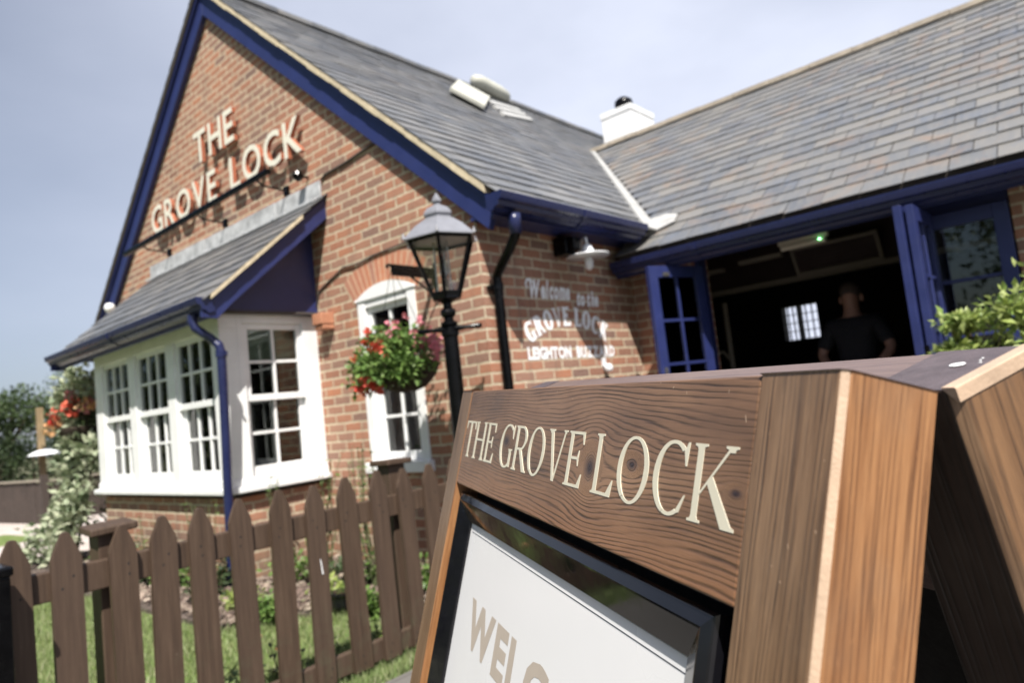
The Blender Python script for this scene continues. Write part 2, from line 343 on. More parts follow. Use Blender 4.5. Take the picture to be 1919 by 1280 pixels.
class MB:
    def __init__(s): s.v = []; s.f = []; s.l = []; s.mi = []
    def add(s, vs, fs, ls=None, mi=0):
        b = len(s.v); s.v += [Vector(a) for a in vs]
        s.l += [Vector(a) for a in (ls if ls is not None else vs)]
        for f in fs: s.f.append(tuple(b + i for i in f)); s.mi.append(mi)
    def fbox(s, F, a0, a1, b0, b1, c0, c1, mi=0):
        c = [(a0, b0, c0), (a1, b0, c0), (a1, b1, c0), (a0, b1, c0), (a0, b0, c1), (a1, b0, c1), (a1, b1, c1), (a0, b1, c1)]
        s.add([F.p(*q) for q in c], [(0, 3, 2, 1), (4, 5, 6, 7), (0, 1, 5, 4), (1, 2, 6, 5), (2, 3, 7, 6), (3, 0, 4, 7)], c, mi)
    def box(s, x0, x1, y0, y1, z0, z1, mi=0): s.fbox(WORLD, x0, x1, y0, y1, z0, z1, mi)
    def prism(s, F, poly, c0, c1, mi=0):
        k = len(poly)
        vs = [(a, b, c0) for a, b in poly] + [(a, b, c1) for a, b in poly]
        fs = [tuple(range(k - 1, -1, -1)), tuple(range(k, 2 * k))] + [(i, (i + 1) % k, k + (i + 1) % k, k + i) for i in range(k)]
        s.add([F.p(*q) for q in vs], fs, vs, mi)
    def tube(s, pts, r, seg=10, caps=True, mi=0):
        pts = [Vector(p) for p in pts]; k = len(pts)
        rr = r if isinstance(r, (list, tuple)) else [r] * k
        vs = []; prev = None
        for i, p in enumerate(pts):
            t = (pts[min(i + 1, k - 1)] - pts[max(i - 1, 0)]).normalized()
            if prev is None:
                a = t.orthogonal().normalized()
            else:
                a = (prev - t * prev.dot(t)).normalized()
            prev = a; b = t.cross(a)
            for j in range(seg):
                an = 2 * math.pi * j / seg
                vs.append(p + (a * math.cos(an) + b * math.sin(an)) * rr[i])
        fs = []
        for i in range(k - 1):
            for j in range(seg):
                q = (j + 1) % seg
                fs.append((i * seg + j, i * seg + q, (i + 1) * seg + q, (i + 1) * seg + j))
        if caps: fs += [tuple(range(seg - 1, -1, -1)), tuple((k - 1) * seg + j for j in range(seg))]
        s.add(vs, fs, None, mi)
    def lathe(s, prof, c, seg=20, rot=0.0, mi=0):
        vs = []; k = len(prof)
        for (r, z) in prof:
            for j in range(seg):
                an = 2 * math.pi * j / seg + rot
                vs.append((c[0] + r * math.cos(an), c[1] + r * math.sin(an), c[2] + z))
        fs = [(i * seg + j, i * seg + (j + 1) % seg, (i + 1) * seg + (j + 1) % seg, (i + 1) * seg + j) for i in range(k - 1) for j in range(seg)]
        fs += [tuple(range(seg - 1, -1, -1)), tuple((k - 1) * seg + j for j in range(seg))]
        s.add(vs, fs, None, mi)
    def leaf(s, p, d, nrm, ln, wd, mi=0):
        d = d.normalized(); sd = d.cross(nrm)
        if sd.length < 1e-4: sd = d.orthogonal()
        sd.normalize(); nn = sd.cross(d)
        vs = [p, p + d * ln * 0.45 + sd * wd * 0.5 + nn * ln * .05, p + d * ln - nn * ln * .12, p + d * ln * 0.45 - sd * wd * 0.5 + nn * ln * .05, p + d * ln * 0.5]
        s.add(vs, [(0, 1, 4), (1, 2, 4), (2, 3, 4), (3, 0, 4)], None, mi)
    def build(s, name, mat, parent=None, label=None, smooth=False, bevel=0.0, origin=None, seg=2):
        me = bpy.data.meshes.new(name)
        root = parent
        while root is not None and root.parent is not None: root = root.parent
        if root is not None: o = root.location.copy()
        elif origin is not None: o = Vector(origin)
        else:
            xs = [v.x for v in s.v]; ys = [v.y for v in s.v]; zs = [v.z for v in s.v]
            o = Vector(((min(xs) + max(xs)) / 2, (min(ys) + max(ys)) / 2, min(zs)))
        me.from_pydata([tuple(v - o) for v in s.v], [], s.f)
        mats = mat if isinstance(mat, (list, tuple)) else [mat]
        for q in mats: me.materials.append(q)
        if len(mats) > 1: me.polygons.foreach_set('material_index', s.mi)
        at = me.attributes.new('loc', 'FLOAT_VECTOR', 'POINT')
        at.data.foreach_set('vector', [c for v in s.l for c in v])
        if smooth: me.polygons.foreach_set('use_smooth', [True] * len(me.polygons))
        me.update()
        ob = bpy.data.objects.new(name, me); COL.objects.link(ob)
        if parent is not None: ob.parent = parent
        else: ob.location = o
        if label: ob['label'] = label
        if bevel:
            b = ob.modifiers.new('bevel', 'BEVEL'); b.width = bevel; b.segments = seg; b.limit_method = 'ANGLE'; b.angle_limit = R(40)
        return ob

def tag(o, label, cat, group=None):
    o['label'] = label; o['category'] = cat
    if group: o['group'] = group
    return o
def thing(name, label, cat, loc, group=None):
    o = bpy.data.objects.new(name, None); COL.objects.link(o); o.location = loc; o.empty_display_size = 0.1
    return tag(o, label, cat, group)
def struct(o, kind='structure'):
    o['kind'] = kind; return o
def Z(z): return z + EYE

def text_mesh(ch, offset=0.0, shear=0.0, res=3):
    cu = bpy.data.curves.new('t', 'FONT'); cu.body = ch; cu.size = 1.0; cu.offset = offset; cu.shear = shear; cu.resolution_u = res
    ob = bpy.data.objects.new('t', cu); COL.objects.link(ob)
    bpy.context.view_layer.update()
    me = bpy.data.meshes.new_from_object(ob)
    vs = [v.co.copy() for v in me.vertices]; fs = [tuple(p.vertices) for p in me.polygons]
    bpy.data.objects.remove(ob); bpy.data.curves.remove(cu); bpy.data.meshes.remove(me)
    return vs, fs
def bounds(vs):
    xs = [v.x for v in vs]; ys = [v.y for v in vs]; return min(xs), max(xs), min(ys), max(ys)
def solid_letter(mb, F, vs, fs, fn, c0, c1):
    """extrude a flat glyph mesh between depths c0 (back) and c1 (front); front faces mi 0, sides mi 1"""
    k = len(vs); pts = [fn(v) for v in vs]
    V = [F.p(a, b, c0) for a, b in pts] + [F.p(a, b, c1) for a, b in pts]
    mb.add(V, [tuple(i + k for i in f) for f in fs], None, 0)
    cnt = {}
    for f in fs:
        for i in range(len(f)):
            e = (f[i], f[(i + 1) % len(f)]); cnt[e] = 1
    sides = [(a, b, b + k, a + k) for (a, b) in cnt if (b, a) not in cnt]
    mb.add(V, sides, None, 1)

# ---- seriffed capitals drawn as polygons in a unit box (0..1, 0..1)
def glyph(ch, asp, tk=0.135, tn=0.055):
    """returns list of polygons; asp = width/height; thicknesses are in units of height"""
    P = []
    X = lambda v: v / asp                      # height units -> box x units
    T, N = X(tk), X(tn); sf = 0.030            # serif plate height
    ov = X(0.075)                              # serif overhang
    def rect(x0, x1, y0, y1): P.append([(x0, y0), (x1, y0), (x1, y1), (x0, y1)])
    def serif(x0, x1, y, up, l=True, r=True, o=None):
        o = ov if o is None else o
        d = 1 if up else -1
        a = x0 - (o if l else 0); b = x1 + (o if r else 0)
        pts = [(a, y), (b, y), (b, y + d * sf)]
        if r: pts += [(x1 + o * .25, y + d * (sf + .012)), (x1, y + d * (sf + .05))]
        if l: pts += [(x0, y + d * (sf + .05)), (x0 - o * .25, y + d * (sf + .012))]
        pts += [(a, y + d * sf)]
        P.append(pts if up else pts[::-1])
    def stem(x0, x1, y0=0.0, y1=1.0, l=True, r=True):
        rect(x0, x1, y0, y1)
        if y0 == 0.0: serif(x0, x1, 0.0, True, l, r)
        if y1 == 1.0: serif(x0, x1, 1.0, False, l, r)
    def ring(cx, cy, rx, ry, tx, ty, a0, a1, seg=40):
        full = abs(a1 - a0) >= 359.9
        for i in range(seg):
            q0 = R(a0 + (a1 - a0) * i / seg); q1 = R(a0 + (a1 - a0) * (i + 1) / seg)
            P.append([(cx + rx * math.cos(q0), cy + ry * math.sin(q0)), (cx + rx * math.cos(q1), cy + ry * math.sin(q1)),
                      (cx + (rx - tx) * math.cos(q1), cy + (ry - ty) * math.sin(q1)), (cx + (rx - tx) * math.cos(q0), cy + (ry - ty) * math.sin(q0))])
    def par(x0, y0, x1, y1, w):                # diagonal with horizontal width w
        P.append([(x0, y0), (x0 + w, y0), (x1 + w, y1), (x1, y1)] if y1 > y0 else [(x1, y1), (x1 + w, y1), (x0 + w, y0), (x0, y0)])
    def beak(x, y, dx, dy, w=0.7):             # arm end: vertical flare
        P.append([(x, y), (x, y + dy), (x - dx * .30, y + dy), (x - dx, y + dy * .12), (x - dx, y)] if dx * dy > 0 else [(x, y), (x - dx, y), (x - dx, y + dy * .12), (x - dx * .30, y + dy), (x, y + dy)])
    if ch == 'T':
        rect(0.5 - T / 2, 0.5 + T / 2, 0, 1); serif(0.5 - T / 2, 0.5 + T / 2, 0.0, True)
        rect(0, 1, 1 - tn, 1); beak(0, 1, -X(.10), -.22); beak(1, 1, X(.10), -.22)
    elif ch == 'H':
        a = ov; stem(a, a + T); stem(1 - a - T, 1 - a); rect(a + T, 1 - a - T, 0.50, 0.50 + tn)
    elif ch == 'E':
        a = ov; stem(a, a + T, r=False); rect(a + T, .93, 1 - tn, 1); beak(.93, 1, X(.10), -.23)
        rect(a + T, .72, .49, .49 + tn); P.append([(.72, .38), (.72, .66), (.72 - X(.02), .66), (.72 - X(.06), .49 + tn), (.72 - X(.06), .49), (.72 - X(.02), .38)])
        rect(a + T, .96, 0, tn); P.append([(.96, 0), (1.0, .25), (.96, .25), (.96 - X(.12), tn), (.96 - X(.12), 0)])
    elif ch == 'L':
        a = ov; stem(a, a + T, r=False); serif(a, a + T, 1.0, False); rect(a + T, .95, 0, tn)
        P.append([(.95, 0), (1.0, .27), (.965, .27), (.95 - X(.15), tn), (.95 - X(.15), 0)])
    elif ch == 'O':
        ring(.5, .5, .5, .515, T * 1.02, tn * .9, 0, 360, 56)
    elif ch in 'CG':
        rx = .54
        ring(rx, .5, .54, .515, T * 1.05, tn * .95, 52, 300 if ch == 'C' else 312, 46)
        x1 = rx + .54 * math.cos(R(52)); 
        P.append([(.93, .68), (.955, 1.0), (.915, 1.0), (x1 - X(.02), .5 + .515 * math.sin(R(52)) - .015), (x1 - .06, .5 + .515 * math.sin(R(52)) + .035), (.895, .68)][::-1])
        if ch == 'C':
            P.append([(.86, .065), (.985, .30), (.95, .30), (.78, .10), (.72, .03)][::1])
        else:
            rect(.90 - T, .90, 0.03, .42); serif(.90 - T, .90, .44, False, True, True, ov * .75)
    elif ch == 'R':
        a = ov; stem(a, a + T, r=False); serif(a, a + T, 0.0, True)
        rect(a + T, .46, 1 - tn, 1); rect(a + T, .46, .46, .46 + tn)
        ring(.46, .73, .37, .27, T * .95, tn, -90, 90, 26)
        P.append([(.40, .46), (.40 + T * .9, .50), (.93, .045), (1.0, .03), (1.0, 0), (.78, 0)][::-1])
    elif ch == 'V':
        w = T * 1.08; P.append([(.46, 0), (.56, 0), (.14 + w, 1), (.14, 1)])
        P.append([(.50, 0), (.555, 0), (.86, 1), (.86 - N * 1.05, 1)])
        serif(.14, .14 + w, 1.0, False); serif(.86 - N, .86, 1.0, False, True, True, ov * .9)
    elif ch == 'K':
        a = ov * .9; stem(a, a + T)
        P.append([(a + T * .98, .38), (a + T * .98 + N * .5, .36), (.84, 1), (.84 - N * 1.1, 1)])
        serif(.80 - N, .86, 1.0, False, True, True, ov * .9)
        P.append([(.36, .50), (.36 + T * .75, .60), (.93, .055), (1.0, .03), (1.0, 0), (.74, .0)][::-1])
    return P

def serif_letter(mb, F, ch, fn, h, c0, c1, tk, tn, asp):
    for i, poly in enumerate(glyph(ch, asp, tk, tn)):
        pts = [fn(x, y) for x, y in poly]
        ar = sum(pts[j][0] * pts[(j + 1) % len(pts)][1] - pts[(j + 1) % len(pts)][0] * pts[j][1] for j in range(len(pts)))
        if ar < 0: pts = pts[::-1]
        mb.prism(F, pts, c0, c1 + 0.00001 * (i % 37))

# ================================================================== SETTING
mb = MB(); mb.box(-260, 260, -160, 320, -0.3, -0.012)
n = NT("ground_mix"); p = n.pos()
f = n.noise(p, 0.6, 5, 0.6); gcol = n.ramp(f, [(0.3, (0.10, 0.105, 0.065)), (0.7, (0.16, 0.16, 0.10))])
g_m = n.set(col=gcol, rough=0.9, spec=0.1)
struct(mb.build("ground", g_m, origin=(0, 0, 0)))
n = NT("lawn_soil"); p = n.pos(); n.bump(n.noise(p, 60, 4), 0.5, 0.01)
lawn_m = n.set(col=n.ramp(n.noise(p, 5, 5, 0.65), [(0.3, (0.075, 0.12, 0.03)), (0.5, (0.14, 0.19, 0.06)), (0.7, (0.20, 0.20, 0.10))]), rough=0.9, spec=0.1)
mb = MB(); mb.prism(WORLD, [(0.56, -6.5), (0.56, -0.86), (-0.60, -0.88), (-0.86, -1.24), (-1.05, -1.46), (-5.6, -1.55), (-7.2, -2.2), (-9.0, -6.5)], -0.010, 0.0)
struct(mb.build("lawn", lawn_m, origin=(0, 0, 0)))
mb = MB(); mb.prism(WORLD, [(-8.15, -1.0), (-8.3, -0.42), (-9.7, -0.55), (-10.2, -3.2), (-8.5, -3.0)], -0.010, 0.004)
struct(mb.build("grass_verge", lawn_m, origin=(0, 0, 0)))
n = NT("path_concrete"); p = n.pos(); n.bump(n.noise(p, 30, 4), 0.3, 0.006)
path_m = n.set(col=n.ramp(n.noise(p, 3, 5, 0.6), [(0.3, (0.40, 0.345, 0.315)), (0.7, (0.52, 0.46, 0.43))]), rough=0.85)
mb = MB(); mb.prism(WORLD, [(-5.9, 1.0), (-5.9, -1.35), (-7.4, -1.9), (-9.6, -6.5), (-30, -6.5), (-30, 1.5)], -0.011, -0.004)
struct(mb.build("path", path_m, origin=(0, 0, 0)))
# paving on the camera's side of the picket fence
n = NT("paving_slabs"); p = n.pos(); b = n.t.nodes.new("ShaderNodeTexBrick"); n.put(b.inputs['Vector'], p)
b.inputs['Scale'].default_value = 1.0; b.inputs['Brick Width'].default_value = 0.6; b.inputs['Row Height'].default_value = 0.6
b.inputs['Mortar Size'].default_value = 0.006; b.inputs['Color1'].default_value = (0.11, 0.105, 0.10, 1); b.inputs['Color2'].default_value = (0.145, 0.135, 0.125, 1); b.inputs['Mortar'].default_value = (0.06, 0.055, 0.05, 1)
n.bump(n.math('SUBTRACT', n.math('MULTIPLY', n.noise(p, 40, 4), .4), b.outputs['Fac']), 0.5, 0.005)
pave_m = n.set(col=n.mix(0.35, b.outputs['Color'], n.ramp(n.noise(p, 4, 5, 0.7), [(0.3, (0.08, 0.075, 0.07)), (0.7, (0.16, 0.15, 0.14))])), rough=0.8)
mb = MB(); mb.prism(WORLD, [(0.57, -14), (14, -14), (14, 1.94), (0.01, 1.94), (0.01, 0.0), (0.57, -0.6)], -0.011, 0.012)
struct(mb.build("paving", pave_m, origin=(0, 0, 0)))
n = NT("bed_soil"); p = n.pos(); n.bump(n.noise(p, 50, 5, 0.7), 0.9, 0.02)
soil_m = n.set(col=n.ramp(n.noise(p, 30, 5, 0.7), [(0.35, (0.035, 0.026, 0.022)), (0.55, (0.12, 0.09, 0.075)), (0.72, (0.30, 0.235, 0.19))]), rough=0.95)
mb = MB(); mb.prism(WORLD, [(0.56, -0.86), (0.56, -0.61), (0.0, -0.005), (-1.94, -0.005), (-1.94, -0.87), (-4.67, -0.87), (-5.7, -0.6), (-5.8, -1.45), (-5.6, -1.55), (-1.05, -1.46), (-0.86, -1.24), (-0.60, -0.88)], -0.010, 0.03)
struct(mb.build("planting_bed", soil_m, origin=(0, 0, 0)))
rnd = random.Random(11)
mb = MB()
for i in range(5200):
    x = rnd.uniform(-4.6, 0.3); y = rnd.uniform(-1.5, -0.05)
    if x < -1.9 and y > -0.9: continue
    if y < (-0.90 if x > -0.6 else (-0.88 + (x + .6) * 1.35 if x > -1.0 else -1.44)) : continue
    a = rnd.uniform(0, 6.28); ln = rnd.uniform(0.02, 0.075); w = ln * rnd.uniform(.3, .7)
    c = Vector((x, y, 0.036 + rnd.uniform(0, .02))); d = Vector((math.cos(a), math.sin(a), rnd.uniform(-.3, .5))).normalized(); s_ = d.cross(Vector((rnd.uniform(-.4, .4), rnd.uniform(-.4, .4), 1))).normalized()
    u_ = s_.cross(d) * .012
    q = [c - d * ln / 2 - s_ * w / 2, c + d * ln / 2 - s_ * w / 2, c + d * ln * .4 + s_ * w / 2, c - d * ln / 2 + s_ * w / 2]
    mb.add(q + [v + u_ for v in q], [(0, 3, 2, 1), (4, 5, 6, 7), (0, 1, 5, 4), (1, 2, 6, 5), (2, 3, 7, 6), (3, 0, 4, 7)])
struct(tag(mb.build("bark_mulch", M['barkchip'], origin=(0, 0, 0)), "pale and dark bark chips scattered over the bed along the brick wall", "bark mulch"), 'stuff')
mb = MB()
for i in range(62000):
    x = 0.55 - 5.4 * rnd.random() ** 1.5; y = rnd.uniform(-3.6, -0.86 if x > -.6 else max(-1.5, -0.88 + (x + .6) * 1.35))
    h = rnd.uniform(0.02, 0.06); a = rnd.uniform(0, 6.28); w = rnd.uniform(.002, .0045)
    b = Vector((x, y, 0.0)); t = b + Vector((rnd.gauss(0, .018), rnd.gauss(0, .018), h)); s_ = Vector((math.cos(a), math.sin(a), 0)) * w
    mb.add([b - s_, b + s_, t], [(0, 1, 2)])
struct(tag(mb.build("grass", M['grass'], origin=(0, 0, 0)), "short green lawn grass behind the brown picket fence", "grass"), 'stuff')

# ================================================================== PUB BUILDING
pub = thing("pub_building", "red brick pub with slate roofs, blue bargeboards and white framed windows", "building", (0, 0, 0))
KR, CR = 0.88, 1.60 + EYE                      # right slope: z = CR - KR*x
XA = -3.45; ZA = CR - KR * XA                  # ridge
def zr(x): return CR - KR * x if x > XA else ZA - KR * (XA - x)
WY0, WZ0, WS = 1.50, Z(1.045), 0.71            # wing slope: z = WZ0 + WS*(y-WY0)
WYR = 4.75; WZR = WZ0 + WS * (WYR - WY0)
XL = -6.9
XZ = Fr((0, 0, 0), (1, 0, 0), (0, 0, 1), (0, -1, 0))     # local (x, z) with n towards the viewer
BX0, BX1 = -4.66, -1.97                        # bay
GW0, GW1, GWS, GWH = -1.365, -0.675, 0.76, 2.085
arcC = (GW0 + GW1) / 2
def arc_pts(r_in, zc, a0, a1, k): return [(arcC + r_in * math.sin(R(a0 + (a1 - a0) * i / k)), zc + r_in * math.cos(R(a0 + (a1 - a0) * i / k))) for i in range(k + 1)]
RA = 0.70; ZC = GWH + 0.090 - RA; AH = math.degrees(math.asin(0.345 / RA))
def wall_strip(mb, x0, x1, z0, z1=None, y0=0.0, y1=0.25):
    if z1 is None:
        t = [(x0, zr(x0) - .16)] + ([(XA, ZA - .16)] if x0 < XA < x1 else []) + [(x1, zr(x1) - .16)]
        poly = [(x0, z0), (x1, z0)] + t[::-1]
    else: poly = [(x0, z0), (x1, z0), (x1, z1), (x0, z1)]
    mb.prism(XZ, poly, -y1, -y0)
w = MB()
wall_strip(w, XL, -4.55, 0); wall_strip(w, -4.55, -2.05, 2.35); wall_strip(w, -2.05, GW0, 0)
wall_strip(w, GW0, GW1, 0, GWS - .045)
ap = arc_pts(RA, ZC, -AH, AH, 10)
w.prism(XZ, ap + [(GW1, zr(GW1) - .16), (GW0, zr(GW0) - .16)], -.25, 0)
wall_strip(w, GW1, 0.0, 0)
w.build("gable_wall", M['brick'], pub)
w = MB(); w.box(-.25, 0, .25, 2.2, 0, zr(0) - .17); w.build("side_wall", M['brick'], pub)
w = MB(); w.box(0.0, 0.60, 1.95, 2.2, 0, 2.25); w.box(2.745, 9.0, 1.95, 2.2, 0, 2.2)
w.build("wing_wall", M['brick'], pub)
# outer shell towards the back
w = MB()
w.box(XL, XL + .25, .25, 7.75, 0, 1.55 + .9)
w.box(XL, -.9, 7.75, 8.0, 0, 2.4); w.box(-.9, 0.02, 7.75, 8.0, 0, 1.4); w.box(-.9, 0.02, 7.75, 8.0, 2.3, 2.4); w.prism(XZ, [(XL, 2.4), (0.02, 2.4), (XA, ZA - .16)], -8.0, -7.75)
w.box(0.02, 9.0, 7.75, 8.0, 0, 2.1)
w.box(8.75, 9.0, 2.2, 7.75, 0, 2.1)
w.prism(Fr((9, 0, 0), (0, 1, 0), (0, 0, 1), (1, 0, 0)), [(1.95, 2.1), (8.0, 2.1), (WYR, WZR - .12)], -.25, 0.0)
w.build("rear_wall", M['brick'], pub)
# brick arch over the narrow window: voussoirs standing 3 mm proud
w = MB(); k = 15
for i in range(k):
    a0 = -AH - 4 + (2 * AH + 8) * (i + .09) / k; a1 = -AH - 4 + (2 * AH + 8) * (i + .91) / k
    P = lambda a, r: (arcC + r * math.sin(R(a)), ZC + r * math.cos(R(a)))
    w.prism(XZ, [P(a0, RA + .006), P(a1, RA + .006), P(a1, RA + .222), P(a0, RA + .222)], -.02, .004)
nn_ = NT("arch_brick"); g = nn_.geo()
arch_m = nn_.set(col=nn_.mix(nn_.rng(nn_.noise(g['Position'], 30, 5, .7), .4, .75, 0, .5), nn_.ramp(g['Random Per Island'], [(0, (0.36, .14, .085)), (.35, (.50, .19, .10)), (.7, (.33, .16, .115)), (1, (.46, .17, .095))]), (0.46, .30, .22)), rough=.86)
w.build("window_arch", arch_m, pub)
w = MB(); P = lambda a, r: (arcC + r * math.sin(R(a)), ZC + r * math.cos(R(a)))
w.prism(XZ, [P(-AH - 4.6 + (2 * AH + 9.2) * i / 14, RA + .001) for i in range(15)] + [P(AH + 4.6 - (2 * AH + 9.2) * i / 14, RA + .226) for i in range(15)], -.02, .0015)
w.build("arch_mortar", M['verge'], pub)

# ---- interior (one dark room)
w = MB()
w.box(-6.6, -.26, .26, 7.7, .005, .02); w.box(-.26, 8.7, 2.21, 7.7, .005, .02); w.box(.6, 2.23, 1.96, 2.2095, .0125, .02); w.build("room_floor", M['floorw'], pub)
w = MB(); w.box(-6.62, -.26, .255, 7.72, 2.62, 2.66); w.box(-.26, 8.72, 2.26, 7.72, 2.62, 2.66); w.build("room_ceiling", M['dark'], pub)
w = MB(); yb = 7.5
hx = [(-0.685, -0.465), (-0.440, -0.165)]; hz0, hz1 = 1.61, 2.13
w.box(-6.62, hx[0][0], yb, yb + .2, .02, 2.62); w.box(hx[0][0], hx[1][1], yb, yb + .2, .02, hz0); w.box(hx[0][0], hx[1][1], yb, yb + .2, hz1, 2.62)
w.box(hx[0][1], hx[1][0], yb, yb + .2, hz0, hz1); w.box(hx[1][1], 8.7, yb, yb + .2, .02, 2.62)
w.box(-2.2, -2.1, 2.3, 5.2, .02, 2.62)
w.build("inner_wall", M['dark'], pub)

w = MB()
for a, b in hx:
    for t in (1, 2): w.box(a + (b - a) * t / 3 - .007, a + (b - a) * t / 3 + .007, yb + .05, yb + .08, hz0, hz1)
    for t in (1, 2, 3): w.box(a, b, yb + .052, yb + .078, hz0 + (hz1 - hz0) * t / 4 - .006, hz0 + (hz1 - hz0) * t / 4 + .006)
w.build("rear_window_bars", M['dark'], pub)

w = MB(); w.box(-4.5495, -4.535, .002, .26, .02, 2.34); w.box(-2.065, -2.0505, .002, .26, .02, 2.34); w.box(-4.53, -2.07, .25, .262, 2.2, 2.6)
w.box(BX0 + .145, BX0 + .155, -.86 + .15, -.004, .02, 2.1); w.build("plaster_lining", M['dark'], pub)

w = MB(); w.box(-6.649, -6.63, .26, 7.7, .02, 2.61); w.build("plaster_lining", M['dark'], pub)

# ---- roofs
def slates(mb, F, length, vmax, gauge, width, lim, seed=1):
    rd = random.Random(seed); j = 0
    while j * gauge < vmax - .02:
        v0 = j * gauge - .02 if j == 0 else j * gauge; v1 = min((j + 1) * gauge + .02, vmax); vm = (v0 + v1) / 2
        a, b = lim(vm); a = max(a, 0); b = min(b, length)
        x = -(width / 2 if j % 2 else 0) + rd.uniform(-.004, .004)
        while x < b:
            g = rd.uniform(.0015, .004); x0, x1 = max(x + g, a), min(x + width - g, b)
            if x1 - x0 > .02:
                dn = rd.uniform(-.0015, .004); dv = rd.uniform(-.007, .007); r1 = rd.uniform(-.0015, .0015)
                bt = .0135 + dn; tt = .004
                vs = [(x0, v0 + dv, bt + r1), (x1, v0 + dv + rd.uniform(-.002, .002), bt - r1), (x1, v1, tt), (x0, v1, tt)]
                lo = [(p, q, r - .006) for p, q, r in vs]
                mb.add([F.p(*q) for q in vs + lo], [(0, 1, 2, 3), (7, 6, 5, 4), (0, 4, 5, 1), (1, 5, 6, 2), (2, 6, 7, 3), (3, 7, 4, 0)])
            x += width
        j += 1
XE = 0.34; YG = -0.105
FR = Fr((XE, YG, zr(XE)), (0, 1, 0), (-1, 0, KR), (KR, 0, 1))
LR = math.hypot(XE - XA, (XE - XA) * KR); cs = 1 / math.hypot(1, KR)
YB = 8.1
def lim_main(v):
    z = zr(XE) + v * KR * cs
    if z > WZR + .03: return 0, YB - YG
    return 0, (WY0 + max(0, (z - WZ0)) / WS - .03 if z > WZ0 + .42 else 1.80) - YG
mb = MB(); slates(mb, FR, YB - YG, LR - .03, .185, .25, lim_main, 3)
roof = mb.build("main_roof", M['slate2'], pub)
FL = Fr((2 * XA - XE, YB, zr(XE)), (0, -1, 0), (1, 0, KR), (-KR, 0, 1))
mb = MB(); slates(mb, FL, YB - YG, LR - .03, .185, .25, lambda v: (0, 99), 4)
mb.build("left_roof", M['slate2'], pub)
cw = 1 / math.hypot(1, WS); LW = (WYR - WY0) / cw
WY0 += .085; WZ0 += .085 * WS; LW = (WYR - WY0) / cw
FW = Fr((0.0, WY0, WZ0), (1, 0, 0), (0, 1, WS), (0, -WS, 1)); WXE = 9.2
mb = MB(); slates(mb, Fr((-3.0, WY0, WZ0), (1, 0, 0), (0, 1, WS), (0, -WS, 1)), WXE + 3.0, LW - .03, .187, .25, lambda v: (max((CR - (WZ0 + v * WS * cw)) / KR if WZ0 + v * WS * cw > zr(XE) + .02 else 0.06, -2.6) + 3.0 + .03, 99), 5)
mb.build("wing_roof", M['slate'], pub)
FWb = Fr((WXE, 2 * WYR - WY0, WZ0), (-1, 0, 0), (0, -1, WS), (0, WS, 1))
mb = MB(); slates(mb, FWb, WXE + 3.0, LW - .03, .20, .27, lambda v: (0, WXE - ((CR - (WZ0 + v * WS * cw)) / KR)), 6)
mb.build("wing_rear_roof", M['slate'], pub)
# roof decks below the slates
mb = MB()
mb.prism(Fr((0, 0, 0), (1, 0, 0), (0, 0, 1), (0, -1, 0)), [(XE - .04, zr(XE) + .03), (XA, ZA - .005), (2 * XA - XE + .04, zr(XE) + .03), (2 * XA - XE + .04, zr(XE) - .05), (XA, ZA - .12), (XE - .04, zr(XE) - .05)], -YB + .02, -.01)
def wz(y): return WZ0 + WS * (y - WY0)
mb.prism(Fr((0, 0, 0), (0, 1, 0), (0, 0, 1), (1, 0, 0)), [(WY0 + .03, wz(WY0) + .01), (WYR, WZR - .01), (2 * WYR - WY0 - .03, wz(WY0) + .01), (2 * WYR - WY0 - .03, wz(WY0) - .05), (WYR, WZR - .12), (WY0 + .03, wz(WY0) - .05)], 0.1, WXE - .02)
mb.build("roof_deck", M['deck'], pub)
# ridge tiles
def ridge(mb, p0, dirv, total, ln=.45, w=.115, drop=.085):
    d = Vector(dirv).normalized(); s_ = d.cross(Vector((0, 0, 1))).normalized(); x = 0; i = 0
    while x < total - .05:
        l = min(ln, total - x); zo = .004 * (i % 2)
        prof = [(-w, -drop), (-w * .9, -drop + .055), (-w * .45, .02), (0, .035), (w * .45, .02), (w * .9, -drop + .055), (w, -drop)]
        a = [Vector(p0) + d * (x + .004) + s_ * q + Vector((0, 0, r + zo)) for q, r in prof]
        b = [Vector(p0) + d * (x + l - .004) + s_ * q + Vector((0, 0, r + zo)) for q, r in prof]
        k = len(prof)
        mb.add(a + b, [(j, j + 1, k + j + 1, k + j) for j in range(k - 1)] + [tuple(range(k)), tuple(range(2 * k - 1, k - 1, -1)), (0, k, 2 * k - 1, k - 1)])
        x += l; i += 1
mb = MB(); ridge(mb, (XA, YG - .01, ZA + .022), (0, 1, 0), YB - YG + .02, w=.085, drop=.05); mb.build("ridge_tiles", M['slate2'], pub, label='dark ridge tiles of the gabled roof')
mb = MB(); ridge(mb, ((CR - WZR) / KR - .16, WYR, WZR + .022), (1, 0, 0), 11.6, w=.09, drop=.05); mb.build("ridge_tiles", M['ridge'], pub, label='pale ridge tiles of the long wing roof')
